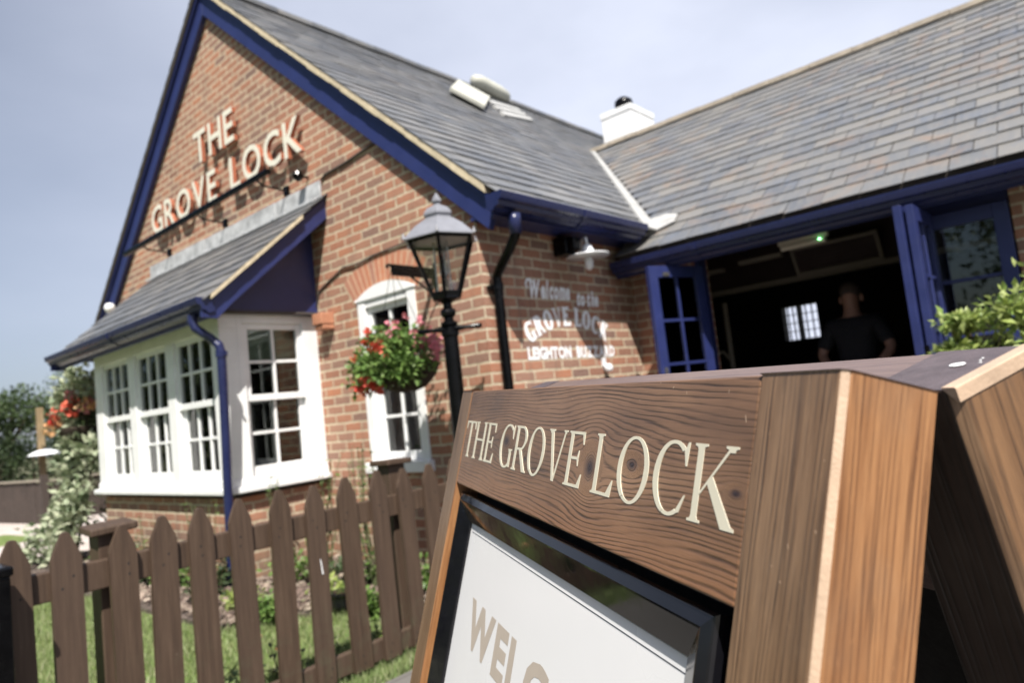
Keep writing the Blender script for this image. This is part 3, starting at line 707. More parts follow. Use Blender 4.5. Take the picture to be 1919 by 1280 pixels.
# verge mortar and bargeboards
def rake(cu, cl, x0, x1, y0, y1, side):
    """strip parallel to the roof between two drops below the roof plane"""
    pts = [(x0, zr(x0) - cu), (x1, zr(x1) - cu), (x1, zr(x1) - cl), (x0, zr(x0) - cl)]
    return pts
mb = MB(); rnd = random.Random(5)
for sgn in (1,):
    xa, xb = (XA, .20)
    k = 26
    for i in range(k):
        a = xa + (xb - xa) * i / k; b = xa + (xb - xa) * (i + 1) / k
        j0 = rnd.uniform(-.006, .006)
        mb.prism(XZ, [(a, zr(a) - .058 + j0), (b, zr(b) - .058 + j0), (b, zr(b) - .008), (a, zr(a) - .008)], .03, .103 + rnd.uniform(-.004, .004))
mb.build("verge_mortar", M['verge'], pub)
mb = MB(); mb.prism(XZ, [(2 * XA - .20, zr(.20) - .055), (XA, ZA - .055), (XA, ZA - .008), (2 * XA - .20, zr(.20) - .008)], .03, .10); mb.build("shaded_verge", M['deck'], pub)  # left verge coloured dark to stand for its shadow
mb = MB(); cu, cl = .060, .325
mb.prism(XZ, [(XA, ZA - cu), (XA, ZA - cl), (.165, zr(.165) - cl), (.19, Z(1.20)), (.262, Z(1.215)), (.272, Z(1.30)), (.215, zr(.215) - cu)], .005, .055)
mb.prism(XZ, [(XA, ZA - cu), (2 * XA - .215, zr(.215) - cu), (2 * XA - .272, Z(1.30)), (2 * XA - .262, Z(1.215)), (2 * XA - .19, Z(1.20)), (2 * XA - .165, zr(.165) - cl), (XA, ZA - cl)], .005, .055)
mb.build("bargeboard", M['blue'], pub, bevel=.004)
mb = MB()   # thin capping strip along the upper edge of the barge
mb.prism(XZ, [(XA, ZA - cu), (XA, ZA - cu - .045), (.21, zr(.21) - cu - .045), (.21, zr(.21) - cu)], .0555, .082)
mb.prism(XZ, [(XA, ZA - cu), (2 * XA - .21, zr(.21) - cu), (2 * XA - .21, zr(.21) - cu - .045), (XA, ZA - cu - .045)], .0555, .082)
mb.build("bargeboard_capping", M['blue'], pub)
# gutters: moulded profile swept along a line
GP = [(-.02, .0), (-.02, -.095), (.03, -.108), (.048, -.088), (.078, -.080), (.084, -.052), (.108, -.044), (.112, -.030), (.118, -.004), (.118, .004), (.108, .004), (.10, -.022), (0.0, -.03), (0.0, .0)]
def gutter(name, F, length, mat, par, joints=()):
    mb = MB(); mb.prism(F, GP, 0, length)
    for j in joints: mb.prism(F, [(a * 1.05 + (.001 if a > 0 else 0), b * 1.04 - .003) for a, b in GP], j, j + .05)
    mb.prism(F, [(-.02, 0), (-.02, -.095), (.03, -.108), (.048, -.088), (.078, -.080), (.084, -.052), (.108, -.044), (.118, -.004), (.118, .006)], -.006, -.0005)
    mb.prism(F, [(-.02, 0), (-.02, -.095), (.03, -.108), (.048, -.088), (.078, -.080), (.084, -.052), (.108, -.044), (.118, -.004), (.118, .006)], length + .0005, length + .006)
    return mb.build(name, mat, par)
gutter("gutter", Fr((.275, -.155, Z(1.315)), (1, 0, 0), (0, 0, 1), (0, 1, 0)), 1.80, M['bluepvc'], pub, (.9,))
gutter("gutter", Fr((.05, 1.655, Z(1.052)), (0, -1, 0), (0, 0, 1), (1, 0, 0)), 9.1, M['bluepvc'], pub, (.72, 3.3))
mb = MB(); mb.box(.005, .255, -.05, 1.95, Z(1.225), Z(1.250)); mb.box(.235, .2545, -.10, 1.85, Z(1.20), Z(1.30))
mb.box(.02, 9.1, 1.676, 1.70, Z(.935), Z(1.05)); mb.box(.02, 9.1, 1.70, 1.95, Z(1.03), Z(1.045))
mb.build("soffit", M['blue'], pub)
# white coated valley
mb = MB(); k = 26
for i in range(k):
    def vp(t):
        z = zr(XE) - .02 + (WZR - zr(XE) - .05) * t
        return Vector(((CR - z) / KR, WY0 + (z - WZ0) / WS, z))
    a, b = vp(i / k), vp((i + 1.02) / k); wd = .085 + .085 * (1 - i / k) ** 1.3; ww = .085 + .085 * max(0, 1 - (i + 1.02) / k) ** 1.3
    dm = Vector((-.64, -.62, .62)).normalized(); dw = Vector((.82, .10, .08)).normalized()
    nm = Vector((KR, 0, 1)).normalized(); nw = Vector((0, -WS, 1)).normalized()
    # strip lying over the main slope beside the valley line, with a thin return up the wing slates
    up_m = Vector((0, -1, 0)); pts = []
    for P_, w_ in ((a, wd), (b, ww)):
        pts += [P_ + up_m * w_ * 1.25 + nm * .028, P_ + up_m * w_ * .5 + nm * .030, P_ + nm * .026 + nw * .006, P_ + Vector((1, 0, 0)) * .03 + nw * .026, P_ + Vector((1, 0, 0)) * .032 + nw * .002, P_ + up_m * w_ * 1.25 + nm * .0]
    mb.add(pts, [(j, j + 1, 7 + j, 6 + j) for j in range(5)] + [(5, 0, 6, 11), (5, 4, 3, 2, 1, 0), (6, 7, 8, 9, 10, 11)])
mb.build("valley_flashing", M['valley'], pub)
mb = MB()   # dressed apron at the foot of the valley
F0 = Fr((0, WY0, WZ0), (1, 0, 0), (0, 1, WS), (0, -WS, 1))
mb.prism(F0, [(.08, .30), (.28, .21), (.38, .27), (.52, .36), (.50, .50), (.36, .58), (.24, .56), (.12, .46)], .022, .036)
mb.build("valley_apron", M['valley'], pub, bevel=.004)
# ---- chimney
ch = mb = MB()
CX0, CX1, CY0, CY1 = -2.56, -2.01, 6.0, 6.72
mb.box(CX0, CX1, CY0, CY1, 4.3, Z(4.32)); mb.box(CX0 - .012, CX1 + .012, CY0 - .012, CY1 + .012, Z(4.3205), Z(4.42))
c = mb.build("chimney", M['white'], pub, bevel=.01)
mb = MB(); mb.lathe([(.10, 0), (.10, .06), (.13, .065), (.15, .12), (.14, .19), (.07, .245), (.01, .26)], ((CX0 + CX1) / 2 + .02, (CY0 + CY1) / 2 - .1, Z(4.42)), 16)
mb.build("cowl", M['black'], c, smooth=True)
# ---- opened roof hatch with louvred curb and a rounded white cowl near the main ridge
vb = MB(); nrm = Vector((KR, 0, 1)).normalized()
q = [Vector(p) + Vector((0, 0, EYE)) for p in ((-2.284, 2.301, 3.74), (-3.138, 3.368, 4.491), (-2.70, 3.489, 4.106), (-1.928, 2.476, 3.427))]
vb.add(q + [p - nrm * .05 for p in q], [(0, 1, 2, 3), (7, 6, 5, 4), (0, 4, 5, 1), (1, 5, 6, 2), (2, 6, 7, 3), (3, 7, 4, 0)])
vb = vb.build("roof_hatch", M['hatch'], pub, bevel=.008)
mb = MB()
A_, B_, C_, D_ = [Vector(p) + Vector((0, 0, EYE)) for p in ((-2.79, 3.52, 4.12), (-3.002, 4.448, 4.301), (-2.42, 4.05, 3.79), (-2.10, 3.05, 3.50))]
for i in range(3):
    t0, t1 = i / 3 + .02, (i + .72) / 3
    q = [A_.lerp(D_, t0), B_.lerp(C_, t0), B_.lerp(C_, t1), A_.lerp(D_, t1)]
    mb.add(q + [p - nrm * .06 for p in q], [(0, 1, 2, 3), (7, 6, 5, 4), (0, 4, 5, 1), (1, 5, 6, 2), (2, 6, 7, 3), (3, 7, 4, 0)])
mb.build("louvre", M['valley'], vb)
mb = MB(); mb.tube([(-3.32, 3.86, Z(4.70)), (-3.32, 3.90, Z(4.70)), (-3.32, 4.0, Z(4.70)), (-3.32, 4.4, Z(4.66)), (-3.32, 4.58, Z(4.64)), (-3.32, 4.64, Z(4.63))], [.05, .085, .105, .105, .085, .05], 18)
mb.build("vent_cowl", M['hatch'], vb, smooth=True)
# lead flashing above the bay roof
mb = MB(); rnd = random.Random(9)
for i in range(5):
    a = -5.24 + i * .705; b = a + .70
    mb.prism(XZ, [(a, Z(1.87)), (b, Z(1.87)), (b, Z(2.035)), (a, Z(2.035))], .003, .022 + .006 * (i % 2))
mb.prism(Fr((-5.2, 0, 0), (0, -1, 0), (0, 0, 1), (1, 0, 0)), [(.004, Z(1.89)), (.10, Z(1.835)), (.10, Z(1.86)), (.004, Z(1.915))], 0, 3.47)
mb.build("lead_flashing", M['lead'], pub, bevel=.004)

# ---- bay window
FY = -0.86                                        # front plane
FB = Fr((0, FY, 0), (1, 0, 0), (0, 0, 1), (0, -1, 0))
FS = Fr((BX1, 0, 0), (0, 1, 0), (0, 0, 1), (1, 0, 0))
FSl = Fr((BX0, 0, 0), (0, -1, 0), (0, 0, 1), (-1, 0, 0))
w = MB()
zb = Z(-.50)
w.box(BX0 + .03, BX1 - .03, FY + .03, FY + .20, 0, zb); w.box(BX1 - .20, BX1 - .031, FY + .2, -.001, 0, zb); w.box(BX0 + .031, BX0 + .20, FY + .2, -.001, 0, zb)
w.build("bay_base", M['brick'], pub)
w = MB(); w.box(BX0 + .06, BX1 - .06, FY + .06, -.002, zb, Z(-.465)); w.build("bay_plinth", M['deck'], pub)
bay = MB()
SZ0, SZ1, HZ0, HZ1 = Z(-.463), Z(-.36), Z(.80), Z(.93)
mull = [(BX0, -4.47), (-3.80, -3.64), (-2.96, -2.80), (-2.12, BX1)]
for a, b in mull: bay.fbox(FB, a, b, SZ1, HZ0, -.14, 0)
bay.fbox(FB, BX0, BX1, HZ0 + .0003, HZ1, -.14, 0)
bay.fbox(FS, FY + .1403, FY + .19, SZ1, HZ1, -.14, 0); bay.fbox(FS, -.145, -.002, SZ1, HZ1, -.14, 0); bay.fbox(FS, FY + .1905, -.1455, HZ0 + .04, HZ1, -.14, 0)
bay.fbox(FSl, .002, .145, SZ1, HZ1, -.14, 0); bay.fbox(FSl, .6705, -FY - .1403, SZ1, HZ1, -.14, 0); bay.fbox(FSl, .1455, .67, HZ0 + .04, HZ1, -.14, 0)
# corner bead
bay.fbox(FB, BX1 - .035, BX1 + .004, SZ1, HZ1, .0005, .006)
bayw = bay.build("bay_window", M['white'], pub, bevel=.004)
s_ = MB()
s_.prism(WORLD, [(BX0 - .05, FY - .05), (BX1 + .05, FY - .05), (BX1 + .05, -.003), (BX1 - .14, -.003), (BX1 - .14, FY + .14), (BX0 + .14, FY + .14), (BX0 + .14, -.003), (BX0 - .05, -.003)], SZ0, SZ0 + .045)
s_.prism(WORLD, [(BX0 - .012, FY - .012), (BX1 + .012, FY - .012), (BX1 + .012, -.003), (BX1 - .14, -.003), (BX1 - .14, FY + .14), (BX0 + .14, FY + .14), (BX0 + .14, -.003), (BX0 - .012, -.003)], SZ0 + .0455, SZ1)
s_.build("sill", M['white'], bayw, bevel=.008)
def sash(F, a0, a1, b0, b1, depth, cols, rows, par, st=.045, rail=.05, bar=.022, th=.035, meet=None):
    """one sliding sash: stiles, rails, glazing bars and its pane"""
    m_ = MB(); n1 = -depth; n0 = n1 - th
    m_.fbox(F, a0, a0 + st, b0, b1, n0, n1); m_.fbox(F, a1 - st, a1, b0, b1, n0, n1)
    m_.fbox(F, a0 + st, a1 - st, b0, b0 + rail, n0, n1 - .0008); m_.fbox(F, a0 + st, a1 - st, b1 - st, b1, n0, n1 - .0008)
    iw = a1 - a0 - 2 * st; ih = b1 - b0 - rail - st
    for i in range(1, cols):
        x = a0 + st + iw * i / cols; m_.fbox(F, x - bar / 2, x + bar / 2, b0 + rail, b1 - st, n0 + .004, n1 - .003)
    for j in range(1, rows):
        y = b0 + rail + ih * j / rows; m_.fbox(F, a0 + st, a1 - st, y - bar / 2, y + bar / 2, n0 + .005, n1 - .0045)
    o = m_.build("sash", M['white'], par, bevel=.002, seg=1)
    g_ = MB(); g_.fbox(F, a0 + st * .6, a1 - st * .6, b0 + rail * .6, b1 - st * .6, n0 + .012, n0 + .016)
    g_.build("pane", M['glass'], par)
    return o
zm = Z(.245)
for a, b in ((-4.47, -3.80), (-3.64, -2.96), (-2.80, -2.12)):
    sash(FB, a + .002, b - .002, zm - .02, HZ0, .020, 3, 2, bayw)
    sash(FB, a + .002, b - .002, SZ1, zm + .03, .057, 3, 2, bayw, rail=.075)
sash(FS, FY + .192, -.147, zm - .02, HZ0 + .038, .020, 2, 2, bayw)
sash(FS, FY + .192, -.147, SZ1, zm + .03, .057, 2, 2, bayw, rail=.075)
sash(FSl, .147, .668, zm - .02, HZ0 + .038, .020, 2, 2, bayw)
sash(FSl, .147, .668, SZ1, zm + .03, .057, 2, 2, bayw, rail=.075)
# blinds, curtains behind the bay
for a, b in ((-4.47, -3.80), (-3.64, -2.96), (-2.80, -2.12)):
    k = 5; m_ = MB()
    for i in range(k): m_.fbox(FB, a - .02, b + .02, Z(.47) + i * .085, Z(.47) + i * .085 + .083, -.185 - .01 * (i % 2), -.17)
    m_.build("blind", M['blind'], bayw)
m_ = MB()
for i in range(3): m_.fbox(FS, FY + .17, .10, Z(.55) + i * .10, Z(.55) + i * .10 + .098, -.125 - .008 * (i % 2), -.112)
m_.build("blind", M['blind'], bayw)
for a, b in ((-4.47, -3.80), (-3.64, -2.96), (-2.80, -2.12)):
    m_ = MB(); pts = [(a - .02 + i * .022, -.21 + .02 * math.sin(i * 1.9)) for i in range(12)]
    F_ = Fr((0, FY, 0), (1, 0, 0), (0, -1, 0), (0, 0, 1))
    m_.prism(F_, pts + [(x, y - .008) for x, y in pts[::-1]], SZ1, Z(.55)); m_.build("curtain", M['curtain'], bayw)
# floor of the bay and bench back so that the sky cannot be seen from below
m_ = MB(); m_.box(BX0 + .15, BX1 - .15, FY + .15, .25, Z(-.52), Z(-.50)); m_.box(BX0 + .02, BX1 - .02, FY + .02, -.003, HZ1 + .001, HZ1 + .03); m_.build("bay_ceiling", M['deck'], pub)
# bay roof
BG = Z(.970)
yv0, yv1 = -1.095, 0.0; zv0, zv1 = Z(.960), Z(1.90)
sl = (zv1 - zv0) / (yv1 - yv0)
Fb = Fr((-5.12, yv0, zv0), (1, 0, 0), (0, 1, sl), (0, -sl, 1)); Lb = math.hypot(yv1 - yv0, zv1 - zv0)
mb = MB(); slates(mb, Fb, 3.48, Lb, .17, .25, lambda v: (0, 3.48), 8)
mb.build("bay_roof", M['slate2'], pub)
mb = MB(); FYZ = Fr((0, 0, 0), (0, 1, 0), (0, 0, 1), (1, 0, 0))
mb.prism(FYZ, [(yv0 + .02, zv0 + .01), (-.002, zv1 - .005), (-.002, zv1 - .06), (yv0 + .02, zv0 - .05)], -5.09, -1.69)
mb.prism(FYZ, [(yv0 - .02, zv0 - .05), (-.002, zv0 - .05), (-.002, zv0 - .03), (yv0 - .02, zv0 - .03)], -5.08, -1.90)
mb.build("bay_roof_deck", M['deck'], pub)
def zb_(y): return zv0 + sl * (y - yv0)
for xs, nm in ((-1.707, 1), (-5.105, -1)):
    mb = MB(); mb.prism(FYZ, [(-1.08, zb_(-1.08) - .025), (-.004, zb_(-.004) - .025), (-.004, zb_(-.004) - .20), (-.90, zb_(-.90) - .20), (-1.00, Z(.825)), (-1.12, Z(.83)), (-1.12, Z(.93))], xs, xs + .028)
    mb.build("bay_bargeboard", M['blue'], pub, bevel=.003)
mb = MB(); mb.prism(FYZ, [(-.90, Z(.93)), (-.90, zb_(-.90) - .10), (-.003, zb_(-.003) - .10), (-.003, Z(.90))], BX1 + .01, BX1 + .04)
mb.build("bay_cheek", M['blue'], pub)
mb = MB()
k = 9
for i in range(k):
    a = -1.06 + .80 * i / k; b = -1.06 + .80 * (i + 1) / k
    mb.prism(FYZ, [(a, zb_(a) - .028), (b, zb_(b) - .028), (b, zb_(b) + .004), (a, zb_(a) + .004)], -1.71, -1.634 + .003 * (i % 2))
mb.build("bay_verge", M['verge'], pub)
gutter("gutter", Fr((-5.13, -1.045, BG), (0, -1, 0), (0, 0, 1), (1, 0, 0)), 3.46, M['bluepvc'], pub, (1.7,))
mb = MB(); mb.box(-5.09, -1.71, -1.045, -1.015, Z(.84), Z(.945)); mb.build("bay_fascia", M['blue'], pub)

# ---- narrow window in the gable wall
FG = XZ
nw_ = MB()
nw_.fbox(FG, GW0, GW0 + .085, GWS, GWH, -.10, .012); nw_.fbox(FG, GW1 - .085, GW1, GWS, GWH, -.10, .012)
nw_.prism(FG, [(GW0 - .012, GWH - .02), (GW1 + .012, GWH - .02), (GW1 + .012, GWH + .004)] + arc_pts(RA - .004, ZC, -AH - 0.8, AH + .8, 12)[::-1] + [(GW0 - .012, GWH + .004)], -.10, .022)
nw_.fbox(FG, GW0 + .001, GW1 - .001, GWH - .078, GWH - .0205, -.10, .005)
gwin = nw_.build("window", M['white'], pub, bevel=.004)
sash(FG, GW0 + .086, GW1 - .086, 1.40, GWH - .079, .025, 2, 2, gwin, st=.04)
sash(FG, GW0 + .086, GW1 - .086, GWS + .04, 1.45, .062, 2, 2, gwin, st=.04, rail=.065)
s_ = MB(); s_.fbox(FG, GW0 - .03, GW1 + .03, GWS - .045, GWS + .039, -.10, .055); s_.build("sill", M['white'], gwin, bevel=.008)
m_ = MB(); m_.fbox(FG, GW0 + .06, GW1 - .06, 1.78, GWH - .05, -.24, -.22)
m_.build("blind", M['blind'], gwin)
for a in (GW0 + .05, GW1 - .23):
    m_ = MB(); pts = [(a + i * .018, -.23 + .014 * math.sin(i * 2.1)) for i in range(10)]
    m_.prism(Fr((0, 0, 0), (1, 0, 0), (0, -1, 0), (0, 0, 1)), pts + [(x, y - .006) for x, y in pts[::-1]], .8, 1.80); m_.build("curtain", M['curtain'], gwin)

# ---- cables, vent, sensors on the gable
w = MB(); w.tube([(-1.70, -.012, Z(2.03)), (-1.64, -.012, Z(2.06)), (-1.35, -.012, Z(2.07)), (-1.05, -.012, Z(2.10)), (-.95, -.012, Z(2.105))], .011, 6)
w.build("cable", M['deck'], pub)
w = MB(); w.tube([(-1.93, -.010, Z(.98)), (-1.87, -.010, Z(1.11)), (-1.70, -.010, Z(1.17)), (-1.50, -.012, Z(1.235)), (-1.30, -.014, Z(1.225)), (-1.10, -.012, Z(1.245)), (-.80, -.012, Z(1.255)), (-.56, -.012, Z(1.26))], .008, 6)
w.build("cable", M['deck'], pub)
w = MB(); w.box(-1.83, -1.70, -.13, -.0, Z(.80), Z(.895)); w.box(-1.825, -1.705, -.115, -.001, Z(.76), Z(.7995)); w.build("air_brick", M['terra'], pub, bevel=.008)
w = MB(); w.lathe([(.01, -.066), (.042, -.056), (.062, -.02), (.064, .013), (.045, .05), (.01, .062)], (-6.36, -.09, Z(1.74)), 18); w.build("alarm_dome", M['white'], pub, smooth=True)

# ---- downpipes
w = MB(); w.tube([(.325, .02, Z(1.21)), (.325, .02, Z(1.10)), (.31, .025, Z(1.06)), (.24, .04, Z(.99)), (.12, .07, Z(.90)), (.065, .085, Z(.85)), (.06, .087, Z(.78)), (.06, .087, .03)], .034, 14)
w.tube([(.06, .087, Z(.80)), (.06, .087, Z(.755))], .041, 14)
w.box(.005, .05, .035, .14, Z(.765), Z(.79))
w.build("downpipe", M['black'], pub, smooth=False, label="black painted downpipe")
w = MB(); w.tube([(.325, .02, Z(1.20)), (.325, .02, Z(1.16)), (.325, .018, Z(1.07))], [.045, .043, .040], 14); w.build("gutter_outlet", M['bluepvc'], pub, smooth=True)
w = MB(); w.tube([(-1.87, -1.10, Z(.88)), (-1.87, -1.10, Z(.82)), (-1.86, -1.09, Z(.78)), (-1.82, -1.00, Z(.70)), (-1.77, -.965, Z(.64)), (-1.765, -.955, Z(.58)), (-1.80, -.945, Z(.20)), (-1.845, -.94, Z(-.35)), (-1.88, -.935, Z(-.88)), (-1.895, -.935, .03)], .033, 14)
w.tube([(-1.765, -.955, Z(.60)), (-1.77, -.954, Z(.555))], .041, 14); w.box(-1.80, -1.70, -.955, -.94, Z(.565), Z(.585))
w.build("downpipe", M['bluepvc'], pub, label="blue painted downpipe at the bay corner")

# ---- wing front: lintel, folding doors, glazed side panel
YW = 1.95
w = MB(); w.box(.60, 2.745, 1.97, 2.15, 2.165, 2.24); w.build("door_lintel", M['maroon'], pub)
for b_ in ((.585, .625, 1.96, 2.12, .015, 2.164), (2.18, 2.225, 1.96, 2.12, .015, 2.164), (2.2255, 2.744, 1.98, 2.10, 2.07, 2.164)): w = MB(); w.box(*b_); w.build("door_frame", M['blue'], pub, bevel=.003)
def leaf(F, W_, H_, cols, rows, name, par, rail=.085, kick=.62, mat='blue', th=.045):
    m_ = MB()
    m_.fbox(F, 0, rail, 0, H_, 0, th); m_.fbox(F, W_ - rail, W_, 0, H_, 0, th)
    m_.fbox(F, rail, W_ - rail, 0, .16, .001, th - .001); m_.fbox(F, rail, W_ - rail, H_ - rail * 1.1, H_, .001, th - .001)
    m_.fbox(F, rail, W_ - rail, kick, kick + .08, .001, th - .001); m_.fbox(F, rail, W_ - rail, .16, kick, .012, th - .012)
    iw = W_ - 2 * rail; ih = H_ - rail * 1.1 - kick - .08
    for i in range(1, cols): m_.fbox(F, rail + iw * i / cols - .011, rail + iw * i / cols + .011, kick + .08, H_ - rail * 1.1, .006, th - .006)
    for j in range(1, rows): m_.fbox(F, rail, W_ - rail, kick + .08 + ih * j / rows - .011, kick + .08 + ih * j / rows + .011, .008, th - .008)
    d = m_.build(name, M[mat], par, bevel=.003)
    g_ = MB(); g_.fbox(F, rail * .8, W_ - rail * .8, kick + .06, H_ - rail, th / 2 - .002, th / 2 + .002); g_.build("pane", M['glass'], d)
    return d
LF = Vector((.43, 1.43, .03)); LH = Vector((.635, 1.95, .03)); d_ = (LH - LF).normalized()
F = Fr(LF, d_, (0, 0, 1), d_.cross(Vector((0, 0, 1))))
dl = leaf(F, (LH - LF).length, 2.055, 2, 4, "door", pub, kick=.50)
h_ = MB(); h_.fbox(F, .13, .19, 1.97, 2.0, .0455, .062); h_.build("door_stay", M['steel'], dl); h_ = MB(); h_.fbox(F, .03, .055, 1.05, 1.25, .0455, .06); h_.fbox(F, .0, .001, .9, 1.2, .01, .03); h_.build("latch", M['steel'], dl)
F = Fr((2.20, 1.40, .03), (.05, 1, 0), (0, 0, 1), (1, -.05, 0)); d1 = leaf(F, .545, 2.055, 2, 4, "door", pub, kick=.5)
h_ = MB()
for z in (.95, 1.25, 1.65): h_.fbox(F, .49, .545, z, z + .07, .0455, .058)
h_.fbox(F, .03, .06, 1.0, 1.18, .0455, .075); h_.build("hinge", M['black'], d1)
F = Fr((2.262, 1.43, .03), (.03, 1, 0), (0, 0, 1), (1, -.03, 0)); leaf(F, .50, 2.05, 2, 4, "door", pub, kick=.5)
F = Fr((2.235, 1.952, .03), (1, 0, 0), (0, 0, 1), (0, -1, 0)); leaf(F, .50, 2.03, 1, 4, "glazed_side_panel", pub, rail=.085, kick=.42)

# ---- things inside the doorway
w = MB(); w.tube([(1.22, 2.25, Z(1.0) - .02), (1.56, 2.25, Z(1.0) - .02)], .026, 10); w.box(1.20, 1.58, 2.235, 2.265, Z(1.0), Z(1.03))
o = w.build("door_sensor", M['cream'], origin=(1.39, 2.25, Z(.95))); tag(o, "long cream sensor bar with a green light over the open doorway", "sensor")
e = MB(); e.lathe([(.002, -.005), (.007, -.003), (.007, .003), (.002, .005)], (1.525, 2.215, Z(.985)), 10); e.build("light", M['led'], o)
ac = thing("air_conditioner", "pale rectangular air conditioning unit hanging under the ceiling inside the doorway", "air conditioner", (1.2, 3.7, 2.1))
F = Fr((.83, 3.78, Z(.945)), (1, 0, 0), (0, -.45, .89), (0, -.89, -.45))
w = MB(); w.fbox(F, 0, .80, 0, .035, 0, .05); w.fbox(F, 0, .80, .265, .30, 0, .05); w.fbox(F, 0, .035, .035, .265, 0, .05); w.fbox(F, .765, .80, .035, .265, 0, .05); w.build("frame", M['creamdim'], ac, bevel=.01)
w = MB(); w.fbox(F, .035, .765, .035, .265, 0, .02)
for i in range(5): w.fbox(F, .07, .73, .06 + i * .04, .072 + i * .04, .021, .03)
w.build("grille", M['maroon'], ac)
w = MB(); w.box(-.2, 2.9, 3.9, 4.0, Z(.905), Z(.955)); w.box(-.2, 2.9, 4.0, 4.06, Z(.955), 2.62); w.build("ceiling_beam", M['creamdim'], pub)
w = MB(); w.box(-.2, 2.9, 3.94, 3.999, Z(.956), 2.62); w.build("bulkhead", M['maroon'], pub)
for i, (x0, x1, y, z) in enumerate(((.55, .95, 3.0, Z(1.045)), (.10, .30, 3.2, Z(1.05)))):
    w = MB(); w.box(x0, x1, y, y + .07, z, z + .035); o = w.build("strip_light", M['creamdim']); tag(o, ("longer unlit strip light nearer the air conditioner inside the doorway", "shorter unlit strip light at the left inside the doorway")[i], "light")
st = thing("floor_stand", "slim pale metal stand inside the doorway beside the left door leaf", "stand", (.10, 3.6, .02))
w = MB(); w.tube([(.10, 3.6, .04), (.10, 3.6, Z(.78))], .028, 8); w.build("pole", M['creamdim'], st)
w = MB(); w.lathe([(.18, 0), (.18, .015), (.03, .03)], (.10, 3.6, .02), 16); w.build("base", M['creamdim'], st)
w = MB(); w.tube([(-.18, 3.6, Z(.27)), (.02, 3.6, Z(.27)), (.10, 3.6, Z(.16))], .018, 8); w.build("arm", M['creamdim'], st)
# small lit pendant inside the bay
pl = thing("pendant_lamp", "small warm glowing pendant lamp seen through the bay's side window", "lamp", (-2.9, .65, Z(.40)))
w = MB(); w.lathe([(.004, -.03), (.022, -.015), (.026, .005), (.015, .03), (.006, .04)], (-2.9, .65, Z(.42)), 12); w.build("bulb", M['bulb'], pl)
w = MB(); w.tube([(-2.9, .65, Z(.46)), (-2.9, .65, 2.62)], .004, 6); w.build("cord", M['black'], pl)
# table and chairs hinted inside the bay
tb = thing("dining_table", "dark wooden table standing inside the bay window", "table", (-3.3, .2, .02))
w = MB(); w.box(-3.9, -2.6, -.25, .55, .73, .77); w.build("tabletop", M['floorw'], tb)
w = MB(); w.box(-3.35, -3.25, .1, .2, .02, .73); w.build("leg", M['floorw'], tb)

# ================================================================== PERSON
def skin_mesh(name, joints, bones, mat, par, sub=2, root=0):
    me = bpy.data.meshes.new(name); o = par.location if par else Vector()
    me.from_pydata([tuple(Vector(j[0]) - o) for j in joints], bones, [])
    me.materials.append(mat)
    ob = bpy.data.objects.new(name, me); COL.objects.link(ob); ob.parent = par
    md = ob.modifiers.new('skin', 'SKIN'); md.use_smooth_shade = True
    for i, j in enumerate(joints):
        r = j[1]; me.skin_vertices[0].data[i].radius = (r, r) if not isinstance(r, tuple) else r
    me.skin_vertices[0].data[root].use_root = True
    sb = ob.modifiers.new('sub', 'SUBSURF'); sb.levels = sub; sb.render_levels = sub
    return ob
PX, PY = 1.485, 2.95
man = thing("person", "man with cropped hair in a black t-shirt seen from behind in the open doorway", "person", (PX, PY, .02))
H = lambda z: z
def P_(x, y, z): return (PX + x, PY + y, z)
J = [(P_(0, 0, .97), (.155, .11)), (P_(0, 0, 1.15), (.135, .10)), (P_(0, .01, 1.35), (.16, .115)), (P_(0, 0, 1.49), (.10, .08)), (P_(0, -.0, 1.56), .058), (P_(0, .01, 1.63), .062), (P_(0, .025, 1.72), (.074, .09)), (P_(0, .02, 1.80), (.058, .07)),
     (P_(-.17, 0, 1.49), .062), (P_(-.235, -.02, 1.36), .052), (P_(-.275, -.05, 1.24), .043), (P_(-.215, -.12, 1.155), .036), (P_(-.13, -.16, 1.10), .027), (P_(-.075, -.17, 1.07), (.036, .02)),
     (P_(.17, 0, 1.49), .062), (P_(.235, -.02, 1.36), .052), (P_(.275, -.05, 1.25), .043), (P_(.215, -.12, 1.165), .036), (P_(.13, -.16, 1.10), .027), (P_(.075, -.18, 1.07), (.036, .02)),
     (P_(-.10, 0, .90), .09), (P_(-.11, .01, .50), .06), (P_(-.12, 0, .10), .042), (P_(-.12, .10, .045), .035), (P_(.10, 0, .90), .09), (P_(.11, .01, .50), .06), (P_(.12, 0, .10), .042), (P_(.12, .10, .045), .035)]
for sx in (-1, 1):
    for k in range(4): pass
B = [(0, 1), (1, 2), (2, 3), (3, 4), (4, 5), (5, 6), (6, 7), (3, 8), (8, 9), (9, 10), (10, 11), (11, 12), (12, 13), (3, 14), (14, 15), (15, 16), (16, 17), (17, 18), (18, 19), (0, 20), (20, 21), (21, 22), (22, 23), (0, 24), (24, 25), (25, 26), (26, 27)]
